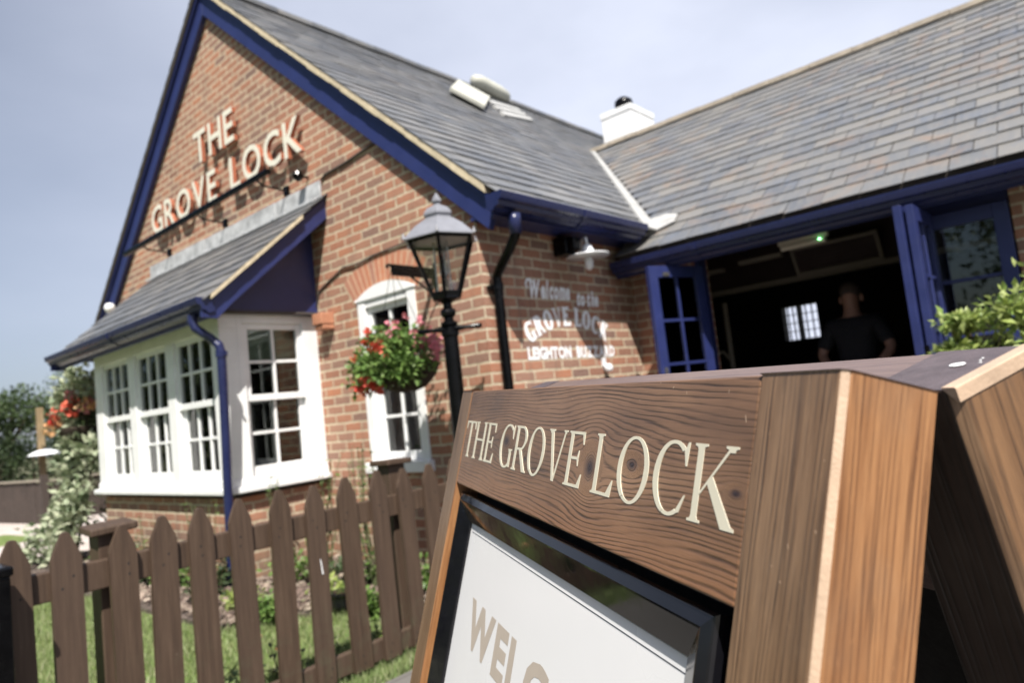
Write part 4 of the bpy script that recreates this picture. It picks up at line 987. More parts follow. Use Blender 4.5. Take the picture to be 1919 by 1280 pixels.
# fingers: short chains from each palm
for (pi, sx) in ((13, 1), (19, -1)):
    bx, by, bz = Vector(J[pi][0]) - Vector((PX, PY, 0))
    for k, (dy, ln) in enumerate(((.014, .05), (.005, .06), (-.006, .055), (-.016, .045))):
        a = len(J); J.append((P_(bx + sx * .03, by + dy * .4, bz - .012 + dy), .009)); J.append((P_(bx + sx * (.03 + ln * .6), by - .005 + dy * .4, bz - .022 + dy), .0085)); J.append((P_(bx + sx * (.03 + ln), by + .012, bz - .032 + dy), .007))
        B += [(pi, a), (a, a + 1), (a + 1, a + 2)]
    a = len(J); J.append((P_(bx + sx * .005, by - .01, bz + .028), .010)); J.append((P_(bx + sx * .035, by - .015, bz + .04), .008)); B += [(pi, a), (a, a + 1)]
body = skin_mesh("body", J, B, M['skin'], man)
for s in (-1, 1): w = MB(); w.lathe([(.006, -.032), (.014, -.02), (.016, .005), (.012, .025), (.004, .034)], P_(s * .083, .035, 1.70), 8); w.build("ear", M['skin'], man, smooth=True)
w = MB()
w.lathe([(.070, -.035), (.083, 0.0), (.084, .035), (.070, .075), (.040, .100), (.008, .108)], P_(0, .032, 1.745), 20); w.build("hair", M['hair'], man, smooth=True)
J2 = [(P_(0, 0, .93), (.175, .13)), (P_(0, 0, 1.14), (.155, .12)), (P_(0, .01, 1.36), (.18, .13)), (P_(0, 0, 1.475), (.125, .095)), (P_(0, 0, 1.535), .068), (P_(-.17, 0, 1.485), .078), (P_(-.235, -.02, 1.36), .070), (P_(-.262, -.04, 1.275), .066), (P_(.17, 0, 1.485), .078), (P_(.235, -.02, 1.36), .070), (P_(.262, -.04, 1.285), .066)]
skin_mesh("t_shirt", J2, [(0, 1), (1, 2), (2, 3), (3, 4), (3, 5), (5, 6), (6, 7), (3, 8), (8, 9), (9, 10)], M['shirt'], man)
J3 = [(P_(0, 0, .99), (.168, .125)), (P_(-.10, 0, .88), .10), (P_(-.11, .01, .50), .078), (P_(-.12, 0, .10), .062), (P_(.10, 0, .88), .10), (P_(.11, .01, .50), .078), (P_(.12, 0, .10), .062)]
skin_mesh("trousers", J3, [(0, 1), (1, 2), (2, 3), (0, 4), (4, 5), (5, 6)], M['trouser'], man)
for s in (-1, 1): w = MB(); w.box(PX + s * .12 - .045, PX + s * .12 + .045, PY - .09, PY + .19, .021, .085); w.build("shoe", M['trouser'], man, bevel=.02)

# ================================================================== SIGN LETTERS ON THE GABLE
sg = thing("pub_name_sign", "raised cream letters reading THE GROVE LOCK on the brick gable", "sign", (-3.5, 0, Z(2.3)))
def sign_row(text, x0, x1, z0, h, par, F, c0, c1, off, wscale=.86):
    gl = []; tot = 0
    for ch in text:
        if ch == ' ': gl.append((None, .42)); tot += .42; continue
        vs, fs = text_mesh(ch, off); a, b, c, d = bounds(vs); wd = (b - a) * wscale + .10; gl.append(((vs, fs, a, c, d), wd)); tot += wd
    sc = (x1 - x0) / (tot - .10); x = x0
    for (g, wd) in gl:
        if g:
            vs, fs, a, c, d = g; m_ = MB()
            solid_letter(m_, F, vs, fs, lambda v: (x + (v.x - a) * wscale * sc, z0 + h * (v.y - c) / (d - c)), c0, c1)
            m_.build("letter", [M['signcream'], M['signside']], par)
        x += wd * sc
sign_row("THE", -3.79, -2.95, Z(2.80), .335, sg, XZ, .045, .085, .014)
sign_row("GROVE LOCK", -4.94, -1.83, Z(2.325), .325, sg, XZ, .045, .085, .014, .80)
# ---- trough light on brackets
tl = thing("sign_light", "long black trough light on thin brackets below the gable lettering", "light", (-3.6, 0, Z(2.05)))
w = MB(); w.tube([(-5.20, -.30, Z(2.145)), (-2.02, -.30, Z(2.155))], .024, 8); w.box(-5.18, -2.04, -.325, -.275, Z(2.150), Z(2.175)); w.build("trough", M['black'], tl)
for x in (-2.23, -3.38, -4.70): w = MB(); w.tube([(x, -.30, Z(2.14)), (x, -.24, Z(2.10)), (x, -.02, Z(2.09))], .010, 6); w.box(x - .03, x + .03, -.03, -.001, Z(2.05), Z(2.13)); w.build("bracket", M['black'], tl)
w = MB(); w.lathe([(.01, -.05), (.04, -.03), (.05, 0), (.04, .03), (.01, .05)], (-1.90, -.10, Z(2.115)), 14); w.tube([(-1.90, -.1, Z(2.115)), (-1.90, 0, Z(2.115))], .012, 6)
o = w.build("floodlight", M['black'], origin=(-1.90, 0, Z(2.06))); tag(o, "small round black floodlight at the right end of the lead flashing", "light")

# ================================================================== PAINTED WALL TEXT (side wall)
XS = Fr((0, 0, 0), (0, 1, 0), (0, 0, 1), (1, 0, 0))
wl_root = []
def flat_text(text, x0, x1, z0, h, off, shear, ws=1.0, gap=.07, sp=.30, cap=None):
    gl = []; tot = 0
    for ch in text:
        if ch == ' ': gl.append((None, sp)); tot += sp; continue
        vs, fs = text_mesh(ch, off, shear, 2); a, b, c, d = bounds(vs); wd = (b - a) * ws + gap; gl.append(((vs, fs, a), wd)); tot += wd
    sc = (x1 - x0) / (tot - gap); x = x0
    for (g, wd) in gl:
        if g:
            vs, fs, a = g
            pts = [XS.p(x + (v.x - a) * ws * sc, z0 + h * v.y / .73, .0035) for v in vs]
            m_ = MB(); m_.add(pts, fs); m_.build('painted_letter', M['wpaint'], pub)
        x += wd * sc
flat_text("Welcome", .50, .985, Z(.735), .135, .046, .35, 1, .0)
flat_text("to the", 1.07, 1.37, Z(.675 + .02), .120, .044, .35, 1, .0)
# swash of the W
m_ = MB()
pts = [(.47, Z(.80)), (.455, Z(.83)), (.475, Z(.862)), (.515, Z(.865)), (.535, Z(.845))]
for (a, b), (c, d) in zip(pts, pts[1:]):
    dx, dz = c - a, d - b; l = math.hypot(dx, dz); nx, nzz = -dz / l * .009, dx / l * .009
    m_.add([XS.p(a - nx, b - nzz, .0036), XS.p(c - nx, d - nzz, .0036), XS.p(c + nx, d + nzz, .0036), XS.p(a + nx, b + nzz, .0036)], [(0, 1, 2, 3)])
m_.build('painted_flourish', M['wpaint'], pub)
# arched GROVE LOCK in slab capitals
arc_r = .95; arc_c = (.935, Z(.528) - .95); angs = [-28.3, -21.7, -14.9, -8.2, -1.9, 6.6, 13.0, 20.0, 26.8]
for ch, an in zip("GROVELOCK", angs):
    w_ = {'E': .098, 'L': .095, 'V': .125}.get(ch, .110); hgt = .148; a = R(an)
    ux, uz = math.cos(a), -math.sin(a); vx, vz = math.sin(a), math.cos(a)
    cx, cz = arc_c[0] + arc_r * math.sin(a), arc_c[1] + arc_r * math.cos(a)
    def fn(x, y): return (cx + ux * (x - .5) * w_ + vx * y * hgt, cz + uz * (x - .5) * w_ + vz * y * hgt)
    m_ = MB(); serif_letter(m_, XS, ch, fn, hgt, .0015, .0035, .17 if ch == 'V' else .25, .10 if ch == 'V' else .15, w_ / hgt); m_.build('painted_letter', M['wpaint'], pub)
flat_text("LEIGHTON", .395, .915, Z(.283), .086, .05, 0, 1, .03)
flat_text("BUZZARD", .985, 1.52, Z(.283), .086, .05, 0, 1, .03)

# ---- enamel wall lamp, its black bulkhead neighbour and a tap knob on the side wall
wl = thing("wall_lamp", "small white enamel shade wall lamp on a swan neck above the painted welcome", "lamp", (0, 1.16, Z(1.05)))
cy = .93; w = MB(); w.lathe([(.165, -.004), (.160, .004), (.10, .014), (.055, .028), (.040, .060), (.030, .085), (.012, .092)], (.25, cy, Z(1.02)), 22); w.build("shade", M['enamel'], wl, smooth=True)
w = MB(); w.lathe([(.012, -.105), (.030, -.085), (.034, -.05), (.028, -.01)], (.25, cy, Z(1.02)), 14); w.build("glass_jar", M['enamel'], wl, smooth=True)
w = MB(); w.tube([(.25, cy, Z(1.11)), (.24, cy + .01, Z(1.165)), (.15, cy + .1, Z(1.19)), (.04, cy + .2, Z(1.13)), (.005, cy + .23, Z(1.10))], .010, 8); w.lathe([(.05, 0), (.05, .02), (.01, .03)], (.01, cy + .23, Z(1.09)), 12); w.build("swan_neck", M['enamel'], wl, smooth=True)
w = MB(); w.box(.005, .13, .83, .96, Z(1.06), Z(1.20)); w.box(.13, .19, .85, .94, Z(1.08), Z(1.18)); o = w.build("loudspeaker", M['black'], bevel=.01, origin=(.06, .9, Z(1.06))); tag(o, "square black outdoor loudspeaker under the blue eaves", "loudspeaker")
w = MB(); w.lathe([(.008, -.035), (.032, -.02), (.036, .0), (.028, .022), (.008, .032)], (.05, 1.33, Z(.185)), 14); w.tube([(.0, 1.33, Z(.185)), (.05, 1.33, Z(.185))], .012, 8); w.box(.003, .02, 1.31, 1.35, Z(.20), Z(.27))
o = w.build("sensor_knob", M['enamel'], origin=(.03, 1.33, Z(.15)), smooth=False); tag(o, "small round white knob on the wall below the painted lettering", "sensor")

# ================================================================== STREET LAMP
LX, LY = .286, -.62; LS = .926
class LB(MB):
    def build(s, name, mat, parent=None, **k):
        for v in s.v:
            z = EYE + (v.z - EYE) * LS
            v.x = LX + (v.x - LX) * LS; v.y = LY + (v.y - LY) * LS; v.z = max(.012, z if v.z > .05 else .012)
        return MB.build(s, name, mat, parent, **k)
lp = thing("lamp_post", "black Victorian lamp post with silver topped glass lantern at the pub corner", "lamp post", (LX, LY, .012))
w = LB(); w.lathe([(.085, 0), (.085, .28), (.060, .33), (.050, .40), (.048, Z(.30)), (.046, Z(.435)), (.055, Z(.445)), (.055, Z(.465)), (.036, Z(.475)), (.036, Z(.50)), (.052, Z(.512)), (.052, Z(.525)), (.030, Z(.54)), (.030, Z(.555)), (.045, Z(.568)), (.050, Z(.588)), (.045, Z(.606)), (.028, Z(.618)), (.028, Z(.645)), (.045, Z(.655)), (.045, Z(.668))], (LX, LY, .0), 18)
w.build("post", M['black'], lp, smooth=False)
w = LB(); cdir = Vector((.80, .60, 0)).normalized()
a = Vector((LX, LY, Z(.487))); w.tube([a - cdir * .20, a - cdir * .185, a - cdir * .10, a, a + cdir * .10, a + cdir * .185, a + cdir * .20], [.011, .017, .012, .030, .012, .017, .011], 10)
w.build("ladder_bar", M['black'], lp, smooth=True)
HR = [(.085, Z(.675)), (.215, Z(1.035))]     # lantern glass bottom/top radius
def hexp(r, z, rot=0): return [Vector((LX + r * math.cos(R(60 * i + 12 + rot)), LY + r * math.sin(R(60 * i + 12 + rot)), z)) for i in range(6)]
w = LB()
a, b = hexp(*HR[0]), hexp(*HR[1])
for i in range(6):
    w.tube([a[i], b[i]], .011, 6); w.tube([a[i], a[(i + 1) % 6]], .012, 6); w.tube([b[i], b[(i + 1) % 6]], .012, 6)
w.lathe([(.045, Z(.655)), (.085, Z(.665)), (.095, Z(.69)), (.098, Z(.715)), (.088, Z(.716))], (LX, LY, 0), 6, R(12))
w.build("lantern_frame", M['black'], lp)
w = LB()
a2, b2 = hexp(HR[0][0] - .004, HR[0][1] + .03), hexp(HR[1][0] - .004, HR[1][1] - .01)
for i in range(6): j = (i + 1) % 6; w.add([a2[i], a2[j], b2[j], b2[i]], [(0, 1, 2, 3)])
w.build("pane", M['lampglass'], lp)
w = LB(); w.lathe([(.250, Z(1.040)), (.245, Z(1.052)), (.170, Z(1.125)), (.105, Z(1.170)), (.090, Z(1.178)), (.090, Z(1.195)), (.100, Z(1.20)), (.098, Z(1.215)), (.075, Z(1.245)), (.030, Z(1.268)), (.022, Z(1.275)), (.022, Z(1.285)), (.034, Z(1.292)), (.032, Z(1.305)), (.014, Z(1.335)), (.003, Z(1.352))], (LX, LY, 0), 6, R(12))
w.build("lantern_roof", M['silver'], lp, smooth=False, bevel=.003)
w = LB()
for q in hexp(.248, Z(1.045)): w.tube([q, q + Vector((0, 0, .035))], [.012, .004], 6)
w.build("roof_finial", M['silver'], lp)
w = LB(); w.tube([(LX, LY, Z(.67)), (LX, LY, Z(.80))], .022, 8); w.lathe([(.05, .70), (.05, .715)], (LX, LY, EYE), 10); w.build("lamp_holder", M['creamdim'], lp)
w = LB(); w.tube([(LX, LY, Z(.80)), (LX, LY, Z(.84)), (LX, LY, Z(.90)), (LX, LY, Z(.93))], [.018, .03, .028, .01], 12); w.build("bulb", M['lampglass'], lp, smooth=True)
for i in range(3):
    w = LB() if i == 0 else w
    w.tube([(LX + .05 * math.cos(i * 2.1), LY + .05 * math.sin(i * 2.1), Z(.68)), (LX + .05 * math.cos(i * 2.1), LY + .05 * math.sin(i * 2.1), Z(1.03))], .006, 6)
w.build("inner_rod", M['steel'], lp)

# ================================================================== A-BOARD
AP = Vector((2.9899, -2.9383, -0.0023 + EYE))
au = Vector((-0.8639, 0.5025, 0.0343)).normalized(); av = Vector((-0.1697, -0.2263, -0.9592)).normalized()
AF = Fr(AP, -au, -av, au.cross(av)); AF.n = au.cross(av).normalized()
W_, wl_, wr_, HH, TT, CH = .878, .065, .070, .1556, .0721, .0040
ab = thing("a_board", "tall wooden A-board with THE GROVE LOCK in cream letters standing close to the camera", "sign board", (2.6, -2.65, .012))
def foot(F, x, n=0.0):   # length along the frame's down direction to reach the paving
    o = F.p(x, 0, n); return (o.z - .014) / F.v.z
def post(F, x0, x1, n0, n1, ch, mats, side_right, yb0, yb1, name, label=None, inner=False):
    """upright timber with chamfered outer edge: cross-section in (x, n)"""
    m_ = MB()
    if side_right: sec = [(x0, n0), (x1 - ch, n0), (x1, n0 - ch if n1 < n0 else n0 + ch), (x1, n1), (x0, n1)]; mi = [0, 1, 2, 3, 2 if inner else 0]
    else: sec = [(x1, n0), (x0 + ch, n0), (x0, n0 - ch if n1 < n0 else n0 + ch), (x0, n1), (x1, n1)]; mi = [0, 1, 2, 3, 2]
    k = 5; ys = [0.0, -.12, -.25, -.5, -.8, None]
    rows = []
    for y in ys:
        row = []
        for (x, nn) in sec:
            yy = y if y is not None else -(yb0 if False else foot(F, x, nn))
            row.append((x, yy, nn))
        rows.append(row)
    vs = [q for r_ in rows for q in r_]
    fs = []; mm = []
    for r_ in range(len(rows) - 1):
        for j in range(k):
            fs.append((r_ * k + j, r_ * k + (j + 1) % k, (r_ + 1) * k + (j + 1) % k, (r_ + 1) * k + j)); mm.append(mi[j])
    fs.append(tuple(range(k))); mm.append(4); fs.append(tuple((len(rows) - 1) * k + j for j in range(k))); mm.append(4)
    b = len(m_.v); m_.v += [F.p(*q) for q in vs]; m_.l += [Vector(q) for q in vs]; m_.f += fs; m_.mi += mm
    return m_.build(name, mats, ab, bevel=.0012, label=label, seg=2)
mats = [M['stile'], M['chamf'], M['sidew'], M['shadew'], M['endgrain']]
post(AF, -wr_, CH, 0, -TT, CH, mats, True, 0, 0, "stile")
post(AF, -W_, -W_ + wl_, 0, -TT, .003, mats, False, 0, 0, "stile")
w = MB(); w.fbox(AF, -W_ + wl_ + .0004, -wr_ - .0004, -HH, -.0006, -TT + .001, -.0008)
hd = w.build("header_board", M['header'], ab, bevel=.0022, seg=3)
w = MB(); w.fbox(AF, -W_ + wl_ + .0004, -wr_ - .0004, -1.12, -1.02, -TT + .001, -.0008); w.build("bottom_rail", M['stile'], ab, bevel=.002)
# header lettering: serif capitals, box given as (left, right) in metres from the right-hand edge
lt = [('T', .8045, .7520), ('H', .7480, .6905), ('E', .6845, .6410), ('G', .6125, .5575), ('R', .5530, .4985), ('O', .4975, .4435), ('V', .4400, .3770), ('E', .3765, .3335), ('L', .3075, .2635), ('O', .2567, .2015), ('C', .1925, .1420), ('K', .1365, .0805)]
ht = .0580
for ch, l, r in lt:
    wd = l - r; o_ = .0012 if ch in 'OCG' else 0
    def fn(x, y, l=l, wd=wd, o_=o_): return (-l + x * wd, -.1092 - o_ * 0 + y * ht)
    w = MB(); serif_letter(w, AF, ch, fn, ht, -.0009, -.0003, .128, .052, wd / ht); w.build("letter", M['lettercream'], hd)
# snap frame with mitred corners
def snap(x0, x1, y0, y1, prof, par, name, mat):
    m_ = MB(); k = len(prof)
    for (d, nn) in prof:
        m_.v += [AF.p(x0 + d, y1 - d, nn), AF.p(x1 - d, y1 - d, nn), AF.p(x1 - d, y0 + d, nn), AF.p(x0 + d, y0 + d, nn)]
    m_.l = [v.copy() for v in m_.v]
    for i in range(k - 1):
        for j in range(4): m_.f.append((i * 4 + j, i * 4 + (j + 1) % 4, (i + 1) * 4 + (j + 1) % 4, (i + 1) * 4 + j)); m_.mi.append(0)
    return m_.build(name, mat, par)
sx0, sx1, sy0, sy1 = -.803, -.099, -1.015, -.1665
sf = snap(sx0, sx1, sy0, sy1, [(0, -.040), (0, -.0125), (.0015, -.0100), (.0030, -.0088), (.0120, -.0060), (.0140, -.0066), (.0415, -.0195), (.0430, -.0215), (.0430, -.030)], ab, "poster_frame", M['blackgloss'])
w = MB(); w.fbox(AF, sx0 + .02, sx1 - .02, sy0 + .02, sy1 - .02, -.0265, -.0245)
ps = w.build("poster", M['poster'], ab, label="white poster reading WELCOME in tan capitals")
w = MB()
yl = sy1 - .0430 - .0125
w.fbox(AF, sx0 + .052, sx1 - .044, yl - .0007, yl, -.0244, -.0241); w.build("printed_line", M['pinline'], ps)
w = MB()
x = -.690; sc_ = None; gl = []
for ch in "WELCOME":
    vs, fs = text_mesh(ch, .045); a, b, c, d = bounds(vs); gl.append((vs, fs, a, b, c, d))
tot = sum(g[3] - g[2] for g in gl) + .085 * 6; sc_ = .530 / tot
for vs, fs, a, b, c, d in gl:
    pts = [AF.p(x + (v.x - a) * sc_, -.372 + .065 * (v.y - c) / (d - c), -.0242) for v in vs]; w = MB(); w.add(pts, fs); w.build("letter", M['lettertan'], ps); x += (b - a + .085) * sc_
w = MB(); w.fbox(AF, -W_ + wl_ + .001, -wr_ - .001, -1.019, -HH - .0005, -.052, -.0405); w.build("back_panel", M['blackmatt'], ab)
# rear frame
RQ = Vector((3.0343, -2.8705, -0.0224 + EYE)); rtop = Vector((0.4924, 0.8281, 0.2680)).normalized(); rdn = Vector((0.1063, 0.2484, -0.9628)).normalized()
RF = Fr(RQ, -au, -rdn, rtop); T2 = .0797
mats2 = [M['shadew'], M['stile'], M['stile'], M['stile'], M['endgrain']]
m2 = [M['shadew'], M['shadew'], M['stile'], M['stile'], M['endgrain']]
post(RF, -wr_, 0.0, 0, T2, .006, [M['shadew'], M['stile'], M['rearw'], M['stile'], M['endgrain']], True, 0, 0, "rear_stile", label="rear stile with deep dark grain")
post(RF, -W_, -W_ + wl_, 0, T2, .003, [M['shadew'], M['stile'], M['stile'], M['stile'], M['endgrain']], False, 0, 0, "rear_stile")
w = MB(); w.fbox(RF, -W_ + wl_ + .0004, -wr_ - .0004, -HH, -.0004, .001, T2 - .001); w.build("rear_header_board", M['topw'], ab, bevel=.002)
w = MB(); w.fbox(RF, -W_ + wl_ + .0004, -wr_ - .0004, -1.12, -HH - .001, .030, .045); w.build("rear_panel", M['blackmatt'], ab)
w = MB()   # paler arris along the top right end of the rear stile
a_ = RF.p(.0006, .0002, .001); 
w.prism(Fr(RF.o, RF.u, RF.v, RF.n), [(-.0085, .0000), (-.0085, .0012), (.0004, .0012), (.0012, .0004), (.0012, -.0085), (.0000, -.0085)], -.0004, T2 + .0004)
w.build("pale_arris", M['chamf'], ab)
w = MB()
for xx in (-.030, -.80): w.tube([AF.p(xx, -.004, -TT - .004), AF.p(xx - .045, -.004, -TT - .004)], .0045, 10); w.fbox(AF, xx - .045, xx, -.045, -.008, -TT - .003, -TT - .0005)
w.build("hinge", M['steel'], ab)
w = MB(); c_ = RF.p(-.031, .0008, .046); k = 14; rd = random.Random(3)
ring = [(c_ + RF.u * (.0058 * math.cos(2 * math.pi * i / k) * rd.uniform(.85, 1.1)) + RF.n * (.0042 * math.sin(2 * math.pi * i / k) * rd.uniform(.85, 1.1))) for i in range(k)]
w.add(ring + [c_ + RF.v * .0008], [(i, (i + 1) % k, k) for i in range(k)])
for dx, dn in ((.012, .006), (.015, .0015), (.0105, .0105)):
    q_ = c_ + RF.u * dx + RF.n * dn; w.add([q_ + RF.u * .0015, q_ + RF.n * .0012, q_ - RF.u * .0012, q_ - RF.n * .001, q_ + RF.v * .0004], [(0, 1, 4), (1, 2, 4), (2, 3, 4), (3, 0, 4)])
w.build("white_splash", M['white'], ab)
w = MB(); rd = random.Random(21)     # tiny pale scratches and spots on the timber
for i in range(46):
    if i < 30: x = rd.uniform(-.80, -.075); y = rd.choice((rd.uniform(-.022, -.002), rd.uniform(-.15, -.002))); nn = -.0007
    else: x = rd.uniform(-.066, -.004); y = rd.uniform(-.5, -.05); nn = .0001
    l = rd.uniform(.0006, .0028) * (2.0 if rd.random() < .15 else 1); a = rd.uniform(-1.2, 1.2) + 1.57; wd = rd.uniform(.00025, .0006)
    dx, dy = math.cos(a) * l / 2, math.sin(a) * l / 2; px, py = -math.sin(a) * wd, math.cos(a) * wd
    w.add([AF.p(x - dx - px, y - dy - py, nn), AF.p(x + dx - px * .4, y + dy - py * .4, nn), AF.p(x + dx + px, y + dy + py, nn), AF.p(x - dx + px * .6, y - dy + py * .6, nn)], [(0, 1, 2, 3)])
w.build("scratches", M['chamf'], ab)

# ================================================================== PICKET FENCE
fn_ = thing("picket_fence", "brown painted picket fence with pointed pales in front of the lawn", "fence", (.39, -1.8, 0))
pk = [(-3.26, .885), (-3.10, .883), (-2.93, .885), (-2.7623, .887), (-2.6135, .881), (-2.4428, .870), (-2.3026, .874), (-2.1651, .877), (-2.0068, .883), (-1.8336, .890), (-1.667, .881), (-1.5031, .891), (-1.3253, .897), (-1.1634, .882), (-.9917, .880), (-.82, .885), (-.65, .882), (-.48, .886), (-.31, .884)]
FP = Fr((.42, 0, 0), (0, 1, 0), (0, 0, 1), (1, 0, 0)); rd = random.Random(4)
for i, (y, zt) in enumerate(pk):
    hw = .0455 + rd.uniform(-.003, .003); t = rd.uniform(-.005, .005); le = rd.uniform(-.016, .016)
    poly = [(y - hw + le, .035), (y + hw + le, .035), (y + hw, zt - .088), (y + hw * .86, zt - .068), (y + hw * .24, zt - .003), (y + hw * .12, zt), (y - hw * .12, zt), (y - hw * .24, zt - .003), (y - hw * .86, zt - .068), (y - hw, zt - .088)]
    w = MB(); w.prism(FP, poly, -.021 + t, 0 + t)
    for zz in (.70, .735, .065, .10):
        yy = y + rd.uniform(-.02, .02); w.prism(FP, [(yy + .004 * math.cos(q * .785), zz + .004 * math.sin(q * .785)) for q in range(8)], t + .0001, t + .0008, 1)
    w.build("picket", [M['fence'], M['blackmatt']], fn_, bevel=.002)
w = MB(); w.box(.355, .3945, -3.4, -.02, .665, .762); w.build("rail", M['fence'], fn_, bevel=.004)
w = MB(); w.box(.355, .3945, -3.4, -.02, .035, .125); w.build("rail", M['fence'], fn_, bevel=.004)
for y, z, tx, ty in ((-2.445, .845, -.05, .03), (-1.145, .90, .02, -.02), (.05 - .2, .88, 0, 0)):
    w = MB(); w.box(.255, .350, y - .052, y + .048, .0, z); p_ = w.build("post", M['fence'], fn_, bevel=.004)
    w = MB(); F = Fr((.303, y, z), (1, tx, tx), (0, 1, ty), (0, 0, 1)); w.prism(F, [(-.072, -.078), (.072, -.078), (.072, .078), (-.072, .078)], .001, .028); w.build("cap", M['fence'], p_, bevel=.006)
w = MB(); w.add([(.4215, -1.663, .50), (.4215, -1.657, .50), (.4215, -1.664, .565), (.4215, -1.668, .565)], [(0, 1, 2, 3)])
w.add([(.4215, -1.845, .165), (.4215, -1.840, .165), (.4215, -1.846, .20), (.4215, -1.849, .20)], [(0, 1, 2, 3)])
w.build("paint_nick", M['white'], fn_)
gp = thing("gate_post", "square black metal post at the left end of the picket fence", "post", (.53, -2.90, .012))
w = MB(); w.box(.47, .58, -2.95, -2.805, .012, .80); w.build("shaft", M['black'], gp, bevel=.004)
w = MB(); w.box(.462, .588, -2.958, -2.797, .8005, .83); w.build("cap", M['black'], gp, bevel=.008)

# ================================================================== PLANTS
def cloud(mb, c, rad, n, ln, wd, rd, mi=0, shell=.55, upb=.2, spread=.8):
    c = Vector(c)
    for i in range(n):
        d = Vector((rd.gauss(0, 1), rd.gauss(0, 1), rd.gauss(0, 1))).normalized()
        r_ = (shell + (1 - shell) * rd.random()) * (1 + .12 * rd.gauss(0, 1))
        p = c + Vector((d.x * rad[0], d.y * rad[1], d.z * rad[2])) * r_
        dd = d * .7 + Vector((rd.gauss(0, spread), rd.gauss(0, spread), rd.gauss(0, spread) + upb))
        l = ln * rd.uniform(.6, 1.25); mb.leaf(p, dd, Vector((rd.gauss(0, .5), rd.gauss(0, .5), 1)), l, l * wd, mi)
def blooms(mb, c, rad, n, size, rd, mi=0):
    c = Vector(c)
    for i in range(n):
        d = Vector((rd.gauss(0, 1), rd.gauss(0, 1), rd.gauss(.2, .8))).normalized()
        p = c + Vector((d.x * rad[0], d.y * rad[1], d.z * rad[2])) * rd.uniform(.8, 1.12)
        for k in range(7):
            a = Vector((rd.gauss(0, 1), rd.gauss(0, 1), rd.gauss(0, 1))); mb.leaf(p + a * size * .12, a + d * .6, d, size * rd.uniform(.6, 1), size * .8, mi)
# basket at the window
def basket(name, label, c, rb, zs, leafn, seed, blooms_spec, chain_top, leafmat='leafg'):
    rd = random.Random(seed); c = Vector(c)
    t = thing(name, label, "hanging basket", c, None)
    w = MB(); w.lathe([(rb * .25, -rb * .80), (rb * .55, -rb * .70), (rb * .84, -rb * .40), (rb * .97, -rb * .12), (rb, 0), (rb * .9, .0), (rb * .8, -.02)], c, 22); w.build("basket", M['coir'], t, smooth=True)
    w = MB()
    for i in range(3):
        a = 2 * math.pi * i / 3 + .4; w.tube([c + Vector((rb * .95 * math.cos(a), rb * .95 * math.sin(a), 0)), Vector(chain_top)], .002, 5)
    w.build("chain", M['black'], t)
    w = MB()
    for (dx, dy, dz, r1, r2) in zs: cloud(w, c + Vector((dx, dy, dz)), (r1, r1, r2), leafn, .048, .62, rd, 0, .25, .3)
    w.build("foliage", M[leafmat], t)
    for mat, specs in blooms_spec.items():
        for (dx, dy, dz, r1, n, s) in specs:
            w = MB(); blooms(w, c + Vector((dx, dy, dz)), (r1, r1, r1 * .8), n, s, rd); w.build("flowers", M[mat], t)
    return t
bc = (-.375, -.42, Z(.325))
basket("hanging_basket", "hanging basket of pink and red flowers in front of the narrow gable window", bc, .235, [(0, -.02, .08, .28, .13), (-.16, -.06, .05, .18, .14), (.17, -.03, .05, .18, .13), (0, -.05, .17, .22, .08), (.06, -.2, -.03, .16, .12), (-.12, -.2, -.04, .16, .12), (.18, -.14, -.04, .12, .11), (-.22, -.10, -.02, .12, .12)], 380, 12,
       {'pink': [(-.02, .04, .17, .23, 20, .040), (.30, -.04, .07, .09, 18, .042)], 'orange': [(-.27, -.08, .04, .09, 10, .060), (-.22, -.14, -.10, .07, 12, .065), (-.17, -.10, .19, .05, 8, .055), (-.08, -.24, -.12, .05, 9, .06), (.08, -.26, .08, .06, 4, .05)],
        'peach': [(.0, -.16, .09, .07, 5, .04), (-.29, -.03, .10, .05, 4, .05)]}, (-.41, -.42, Z(.98)))
bk_ = thing("basket_bracket", "black scrolled wall bracket holding the basket by the narrow window", "bracket", (-.44, -.0, Z(.9)))
w = MB(); w.box(-.452, -.428, -.012, -.001, Z(.76), Z(1.04)); w.box(-.448, -.432, -.43, -.0125, Z(.985), Z(1.003))
w.tube([(-.44, -.40, Z(.985)), (-.44, -.26, Z(.945)), (-.44, -.12, Z(.86)), (-.44, -.013, Z(.79))], .008, 6)
w.tube([(-.44, -.43, Z(1.0)), (-.44, -.445, Z(.985)), (-.44, -.425, Z(.97))], .006, 6)
w.box(-.443, -.437, -.40, -.02, Z(.925), Z(.984)); w.build("arm", M['black'], bk_)
basket("hanging_basket", "hanging basket of coral flowers beyond the left end of the bay window", (-5.35, -.80, Z(.24)), .22, [(0, 0, .10, .24, .16), (.05, .1, .15, .2, .15)], 240, 15,
       {'pink': [(.05, .0, .24, .20, 16, .06)], 'orange': [(-.05, -.12, .16, .14, 12, .07), (.1, -.1, .20, .1, 6, .06)], 'peach': [(-.1, -.22, .02, .06, 4, .07), (.25, .0, .20, .07, 5, .07)]}, (-5.35, -.80, Z(.95)), 'leafd')
o = MB(); o.box(-5.36, -5.34, -.85, -.001, Z(.95), Z(.975)); o.box(-5.365, -5.335, -.012, -.0005, Z(.75), Z(1.0)); o = o.build("basket_bracket", M['black']); tag(o, "plain black bracket carrying the basket beyond the bay window", "bracket")

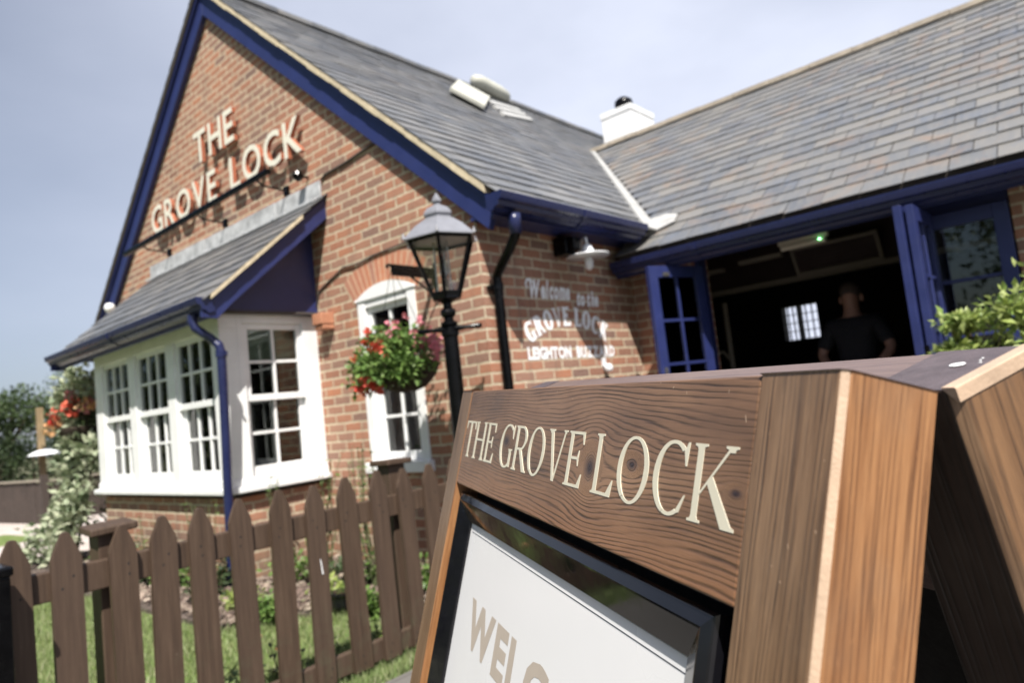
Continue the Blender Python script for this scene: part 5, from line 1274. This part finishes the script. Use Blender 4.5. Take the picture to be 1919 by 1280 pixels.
def stems(name, label, cat, base, top, n, leafs, ln, mat, seed, spread=.12, group=None, wd=.6, flowers=None):
    rd = random.Random(seed); b = Vector(base); t = thing(name, label, cat, base, group)
    st_ = MB(); lf = MB()
    for i in range(n):
        tp = Vector(top) + Vector((rd.gauss(0, spread), rd.gauss(0, spread), -abs(rd.gauss(0, spread * 1.3)))); mid = b.lerp(tp, .5) + Vector((rd.gauss(0, .03), rd.gauss(0, .03), 0))
        b2 = b + Vector((rd.gauss(0, .02), rd.gauss(0, .02), 0)); st_.tube([b2, mid, tp], [.005, .004, .002], 5)
        for k in range(leafs):
            q = k / max(1, leafs - 1) * .9 + .1; p = (b2.lerp(mid, q * 2) if q < .5 else mid.lerp(tp, q * 2 - 1))
            d = Vector((rd.gauss(0, 1), rd.gauss(0, 1), rd.uniform(-.2, .7))); l = ln * rd.uniform(.6, 1.2); lf.leaf(p, d, Vector((0, 0, 1)), l, l * wd)
    st_.build("stem", M['stem'], t); lf.build("leaves", M[mat], t)
    if flowers:
        fl = MB()
        for i in range(flowers[1]): p = Vector(top) + Vector((rd.gauss(0, spread), rd.gauss(0, spread), rd.uniform(-.03, .04))); blooms(fl, p, (.01, .01, .01), 1, flowers[2], rd)
        fl.build("flowers", M[flowers[0]], t)
    return t
stems("young_shrub", "thin leafy shrub against the right corner of the bay sill", "plant", (-1.75, -.62, .03), (-1.72, -.65, .90), 6, 13, .055, 'leafg', 31, .06)
stems("young_shrub", "thin leafy shrub growing under the right end of the bay sill", "plant", (-1.28, -.55, .03), (-1.22, -.6, .92), 7, 13, .05, 'leafg', 32, .07)
stems("young_shrub", "taller bushy climber against the brick left of the narrow window", "plant", (-.72, -.55, .03), (-.68, -.58, .98), 9, 16, .052, 'leafg', 33, .06)
stems("young_shrub", "wispy shrub beside the foot of the blue downpipe", "plant", (-2.02, -1.05, .03), (-2.0, -1.08, .70), 8, 13, .05, 'leafg', 34, .08)
stems("young_shrub", "small wispy shrub in front of the brick bay base", "plant", (-2.95, -1.02, .03), (-2.95, -1.05, .54), 7, 12, .05, 'leafg', 35, .09)
def bush(name, label, cat, clumps, mat, ln, wd, seed, group=None, trunk=None, per=160, upb=.3, shell=.25, base=None, twig=True):
    rd = random.Random(seed); xs = [c[0] for c in clumps]; ys = [c[1] for c in clumps]
    b = base or (sum(xs) / len(xs), sum(ys) / len(ys), 0.0)
    t = thing(name, label, cat, b, group); lf = MB()
    for (x, y, z, r1, r2) in clumps: cloud(lf, (x, y, z), (r1, r1, r2), per, ln, wd, rd, 0, shell, upb)
    lf.build("foliage", M[mat], t)
    w = MB()
    for (x, y, z, r1, r2) in clumps: w.tube([(b[0] + rd.gauss(0, .03), b[1] + rd.gauss(0, .03), b[2]), ((b[0] + x) / 2 + rd.gauss(0, .03), (b[1] + y) / 2, z * .5), (x, y, z)], [.022, .014, .006], 6)
    w.build("stem", M['bark'], t)
    return t
bush("variegated_shrub", "tall cream and green variegated shrub beyond the left end of the bay window", "shrub",
     [(-5.42, -.82, 1.90, .17, .18), (-5.22, -.72, 1.80, .20, .20), (-5.5, -.90, 1.66, .14, .15), (-5.35, -.86, 1.45, .15, .18), (-5.30, -.88, 1.18, .17, .18), (-5.30, -.92, .92, .17, .16), (-5.22, -.93, .72, .22, .16), (-5.25, -1.0, .52, .24, .16), (-5.40, -1.12, .33, .24, .16), (-5.5, -1.25, .16, .24, .14), (-5.05, -1.02, .42, .20, .20), (-5.1, -1.15, .18, .26, .16), (-5.1, -.75, 1.1, .15, .2), (-4.9, -1.0, .62, .10, .12)],
     'leafv', .085, .66, 41, per=170, base=(-5.4, -.95, 0.0))
bush("dark_shrub", "dark evergreen shrub in the shade behind the coral flower basket", "shrub", [(-5.15, -.30, 1.2, .28, .4), (-5.2, -.42, .8, .24, .35), (-5.25, -.40, 1.6, .25, .3), (-5.2, -.5, .4, .22, .3)], 'leafd', .07, .6, 42, per=260, base=(-5.2, -.35, 0))
bush("lime_shrub", "bright yellow-green shrub in front of the glazed side panel at the right", "shrub",
     [(2.86, .72, 1.12, .30, .24), (2.66, .78, 1.06, .24, .18), (2.98, .85, 1.36, .26, .22), (2.56, .74, 1.30, .13, .05), (2.52, .72, 1.14, .13, .06), (2.78, .7, 1.32, .18, .12), (3.2, .8, 1.1, .3, .3), (3.3, .9, 1.5, .3, .2), (2.9, .8, .75, .3, .25)],
     'leafy', .058, .48, 43, per=330, upb=.15, shell=.1, base=(2.95, .8, .012))
bed = [((-2.80, -1.18), .16, 'leafd', "dark spreading plant under the middle of the bay"), ((-2.0, -1.02), .19, 'leafd', "dark bushy plant at the bay's right corner"), ((-1.45, -.72), .20, 'leafg', "bushy green plant under the right end of the bay sill"), ((-.92, -.62), .17, 'leafd', "dark bushy plant against the wall left of the narrow window"), ((-.85, -1.25), .10, 'leafg', "tiny green plant at the front of the bark bed"), ((-.30, -.55), .17, 'leafg', "green plant against the wall below the narrow window"), ((-3.70, -1.12), .22, 'leafg', "low green plant at the far left of the bed"), ((-3.15, -1.12), .23, 'leafd', "dark low plant in front of the bay's left half"), ((-2.40, -1.10), .21, 'leafg', "rounded green plant below the bay window's middle"), ((-1.75, -1.22), .12, 'leafd', "small dark plant beside the foot of the blue downpipe"),
       ((-1.15, -1.25), .12, 'leafy', "yellowish low plant at the bed's edge"), ((-.72, -.92), .11, 'leafy', "lime low plant right of the yellowish one"), ((-.28, -.95), .10, 'leafg', "small green plant near the narrow window's foot")]
for i, ((x, y), r_, mt, lb) in enumerate(bed):
    bush("bedding_plant", lb, "plant", [(x, y, .03 + r_ * .7, r_, r_ * .8), (x + r_ * .5, y + r_ * .3, .03 + r_ * .5, r_ * .7, r_ * .6)], mt, .045, .6, 60 + i, per=150, base=(x, y, .03))
for i, (x, y, h_, lb) in enumerate(((.10, -1.98, .20, "low leafy flower with white blooms on the lawn behind the fence"), (.16, -1.70, .22, "dark spiky low flower just behind the fence"), (.18, -1.46, .17, "leafy green plant with yellow tips behind the fence"), (.16, -1.22, .12, "smallest lime plant behind the fence near the A-board"))):
    stems("border_flower", lb, "plant", (x, y, 0), (x, y, h_), 12, 7, .042, ('leafg', 'leafd', 'leafg', 'leafy')[i], 80 + i, .055, flowers=(('peach', 3, .022) if i < 2 else None))
w = MB(); w.lathe([(.055, 0), (.075, .09), (.08, .10), (.07, .10), (.065, .02)], (-.55, -.93, .035), 16); w.lathe([(.08, .085), (.083, .10), (.07, .104)], (-.55, -.93, .035), 16)
o = w.build("plant_pot", M['blackgloss']); tag(o, "small black plastic pot lying in the bark by the wall", "pot")

# ================================================================== FAR LEFT
lf_ = thing("board_fence", "low dark board fence beyond the path at the far left", "fence", (-12.2, 0, 0))
def boards(a, b, h, par, name="fence_panel"):
    a = Vector(a); b = Vector(b); L_ = (b - a).length; d = (b - a).normalized(); F = Fr(a, d, (0, 0, 1), d.cross(Vector((0, 0, 1)))); w = MB(); x = 0; rd = random.Random(6)
    while x < L_: w.fbox(F, x, min(x + .115, L_), 0, h + rd.uniform(-.01, .01), 0, .02 + rd.uniform(0, .006)); x += .125
    w.build(name, M['fence2'], par)
    w = MB(); w.fbox(F, 0, L_, h + .012, h + .04, -.03, .06); w.build("top_rail", M['creamdim'], par)
boards((-16.5, -.55, 0), (-10.35, .16, 0), .68, lf_); boards((-10.35, .16, 0), (-10.9, 3.5, 0), .66, lf_)
for x, y in ((-10.33, .14), (-12.4, -.1), (-14.4, -.33)): w = MB(); w.box(x - .05, x + .05, y - .05, y + .05, 0, .80); w.build("post", M['fence2'], lf_)
dp = thing("post_light", "white dome shade on a pale timber post beyond the path", "light", (-12.0, .56, 0))
w = MB(); w.box(-12.05, -11.95, .51, .61, 0, 2.0); w.build("post", M['postwood'], dp)
w = MB(); w.lathe([(.27, 0), (.26, .012), (.20, .055), (.11, .09), (.01, .10)], (-11.75, .54, 1.12), 22); w.build("shade", M['enamel'], dp, smooth=True)
w = MB(); w.tube([(-11.95, .56, 1.28), (-11.75, .54, 1.27), (-11.75, .54, 1.2)], .012, 6); w.build("arm", M['black'], dp)
def tree(name, label, x, y, h_, rad, seed, mat='leaft', group="trees on the skyline"):
    rd = random.Random(seed); t = thing(name, label, "tree", (x, y, 0), group)
    w = MB(); w.tube([(x, y, 0), (x + rd.gauss(0, .1), y, h_ * .3), (x + rd.gauss(0, .2), y + rd.gauss(0, .2), h_ * .75)], [.22, .16, .06], 9)
    for k in range(7):
        a = rd.uniform(0, 6.28); w.tube([(x, y, h_ * rd.uniform(.25, .5)), (x + math.cos(a) * rad * .6, y + math.sin(a) * rad * .6, h_ * rd.uniform(.6, .85))], [.08, .02], 6)
    w.build("trunk", M['bark'], t)
    w = MB()
    for k in range(34):
        a = rd.uniform(0, 6.28); rr = rad * rd.uniform(.1, .95); z = h_ * rd.uniform(.12, .88); f = 1 - .5 * abs(z / h_ - .55)
        r1 = rad * rd.uniform(.26, .42); cloud(w, (x + math.cos(a) * rr * f, y + math.sin(a) * rr * f, z), (r1, r1, r1 * .75), 190, .22, .6, rd, 0, .5, .2)
    w.build("crown", M[mat], t)
for i, (x, y, h_, r_, lb) in enumerate(((-39, 3.4, 5.6, 2.3, "tree leaving the photograph at the far left skyline"), (-41, 6.6, 5.3, 2.4, "lower rounded tree second from the left on the skyline"), (-38, 9.2, 5.6, 2.4, "tallest tree just left of the pub"), (-44, 12.4, 5.8, 2.6, "rearmost tree mostly behind the pub's left corner"), (-40, -.6, 5.6, 2.4, "tree outside the left edge beyond the hedge"))):
    tree("broadleaf_tree", lb, x, y, h_, r_, 100 + i)
for i, (x, y, h_, r_, lb) in enumerate(((-2.5, -15.5, 6.5, 3.0, "unseen leafy tree added behind the camera to the left, blocking sky light"), (3.5, -17.0, 7.5, 3.2, "unseen tall tree added directly behind the camera, blocking sky light"), (-9.5, -11.0, 6.0, 2.8, "unseen tree added beside the path at the left, blocking sky light"), (-15, -7.0, 5.5, 2.6, "unseen tree added farther along the path, blocking sky light"), (9.0, -19.0, 7.0, 3.0, "unseen tree added behind the camera to the right, blocking sky light"))):
    tree("sky_blocker_tree", lb, x, y, h_, r_, 120 + i, group="unseen trees added to cut sky light")  # unseen trees added to cut low sky light and darken reflections
rd = random.Random(77); t = thing("hedge", "long dark clipped hedge behind the low board fence", "hedge", (-27, 3.5, 0)); w = MB()
for k in range(60):
    y = -4 + k * .24; cloud(w, (-27 + rd.gauss(0, .1), y, .95), (.6, .3, .98), 260, .13, .6, rd, 0, .7, .2)
w.build("foliage", M['leafd'], t)
w = MB()
for k in range(14): w.tube([(-27, -3.8 + k, 0), (-27, -3.8 + k, 1.1)], [.05, .03], 6)
w.build("stem", M['bark'], t)
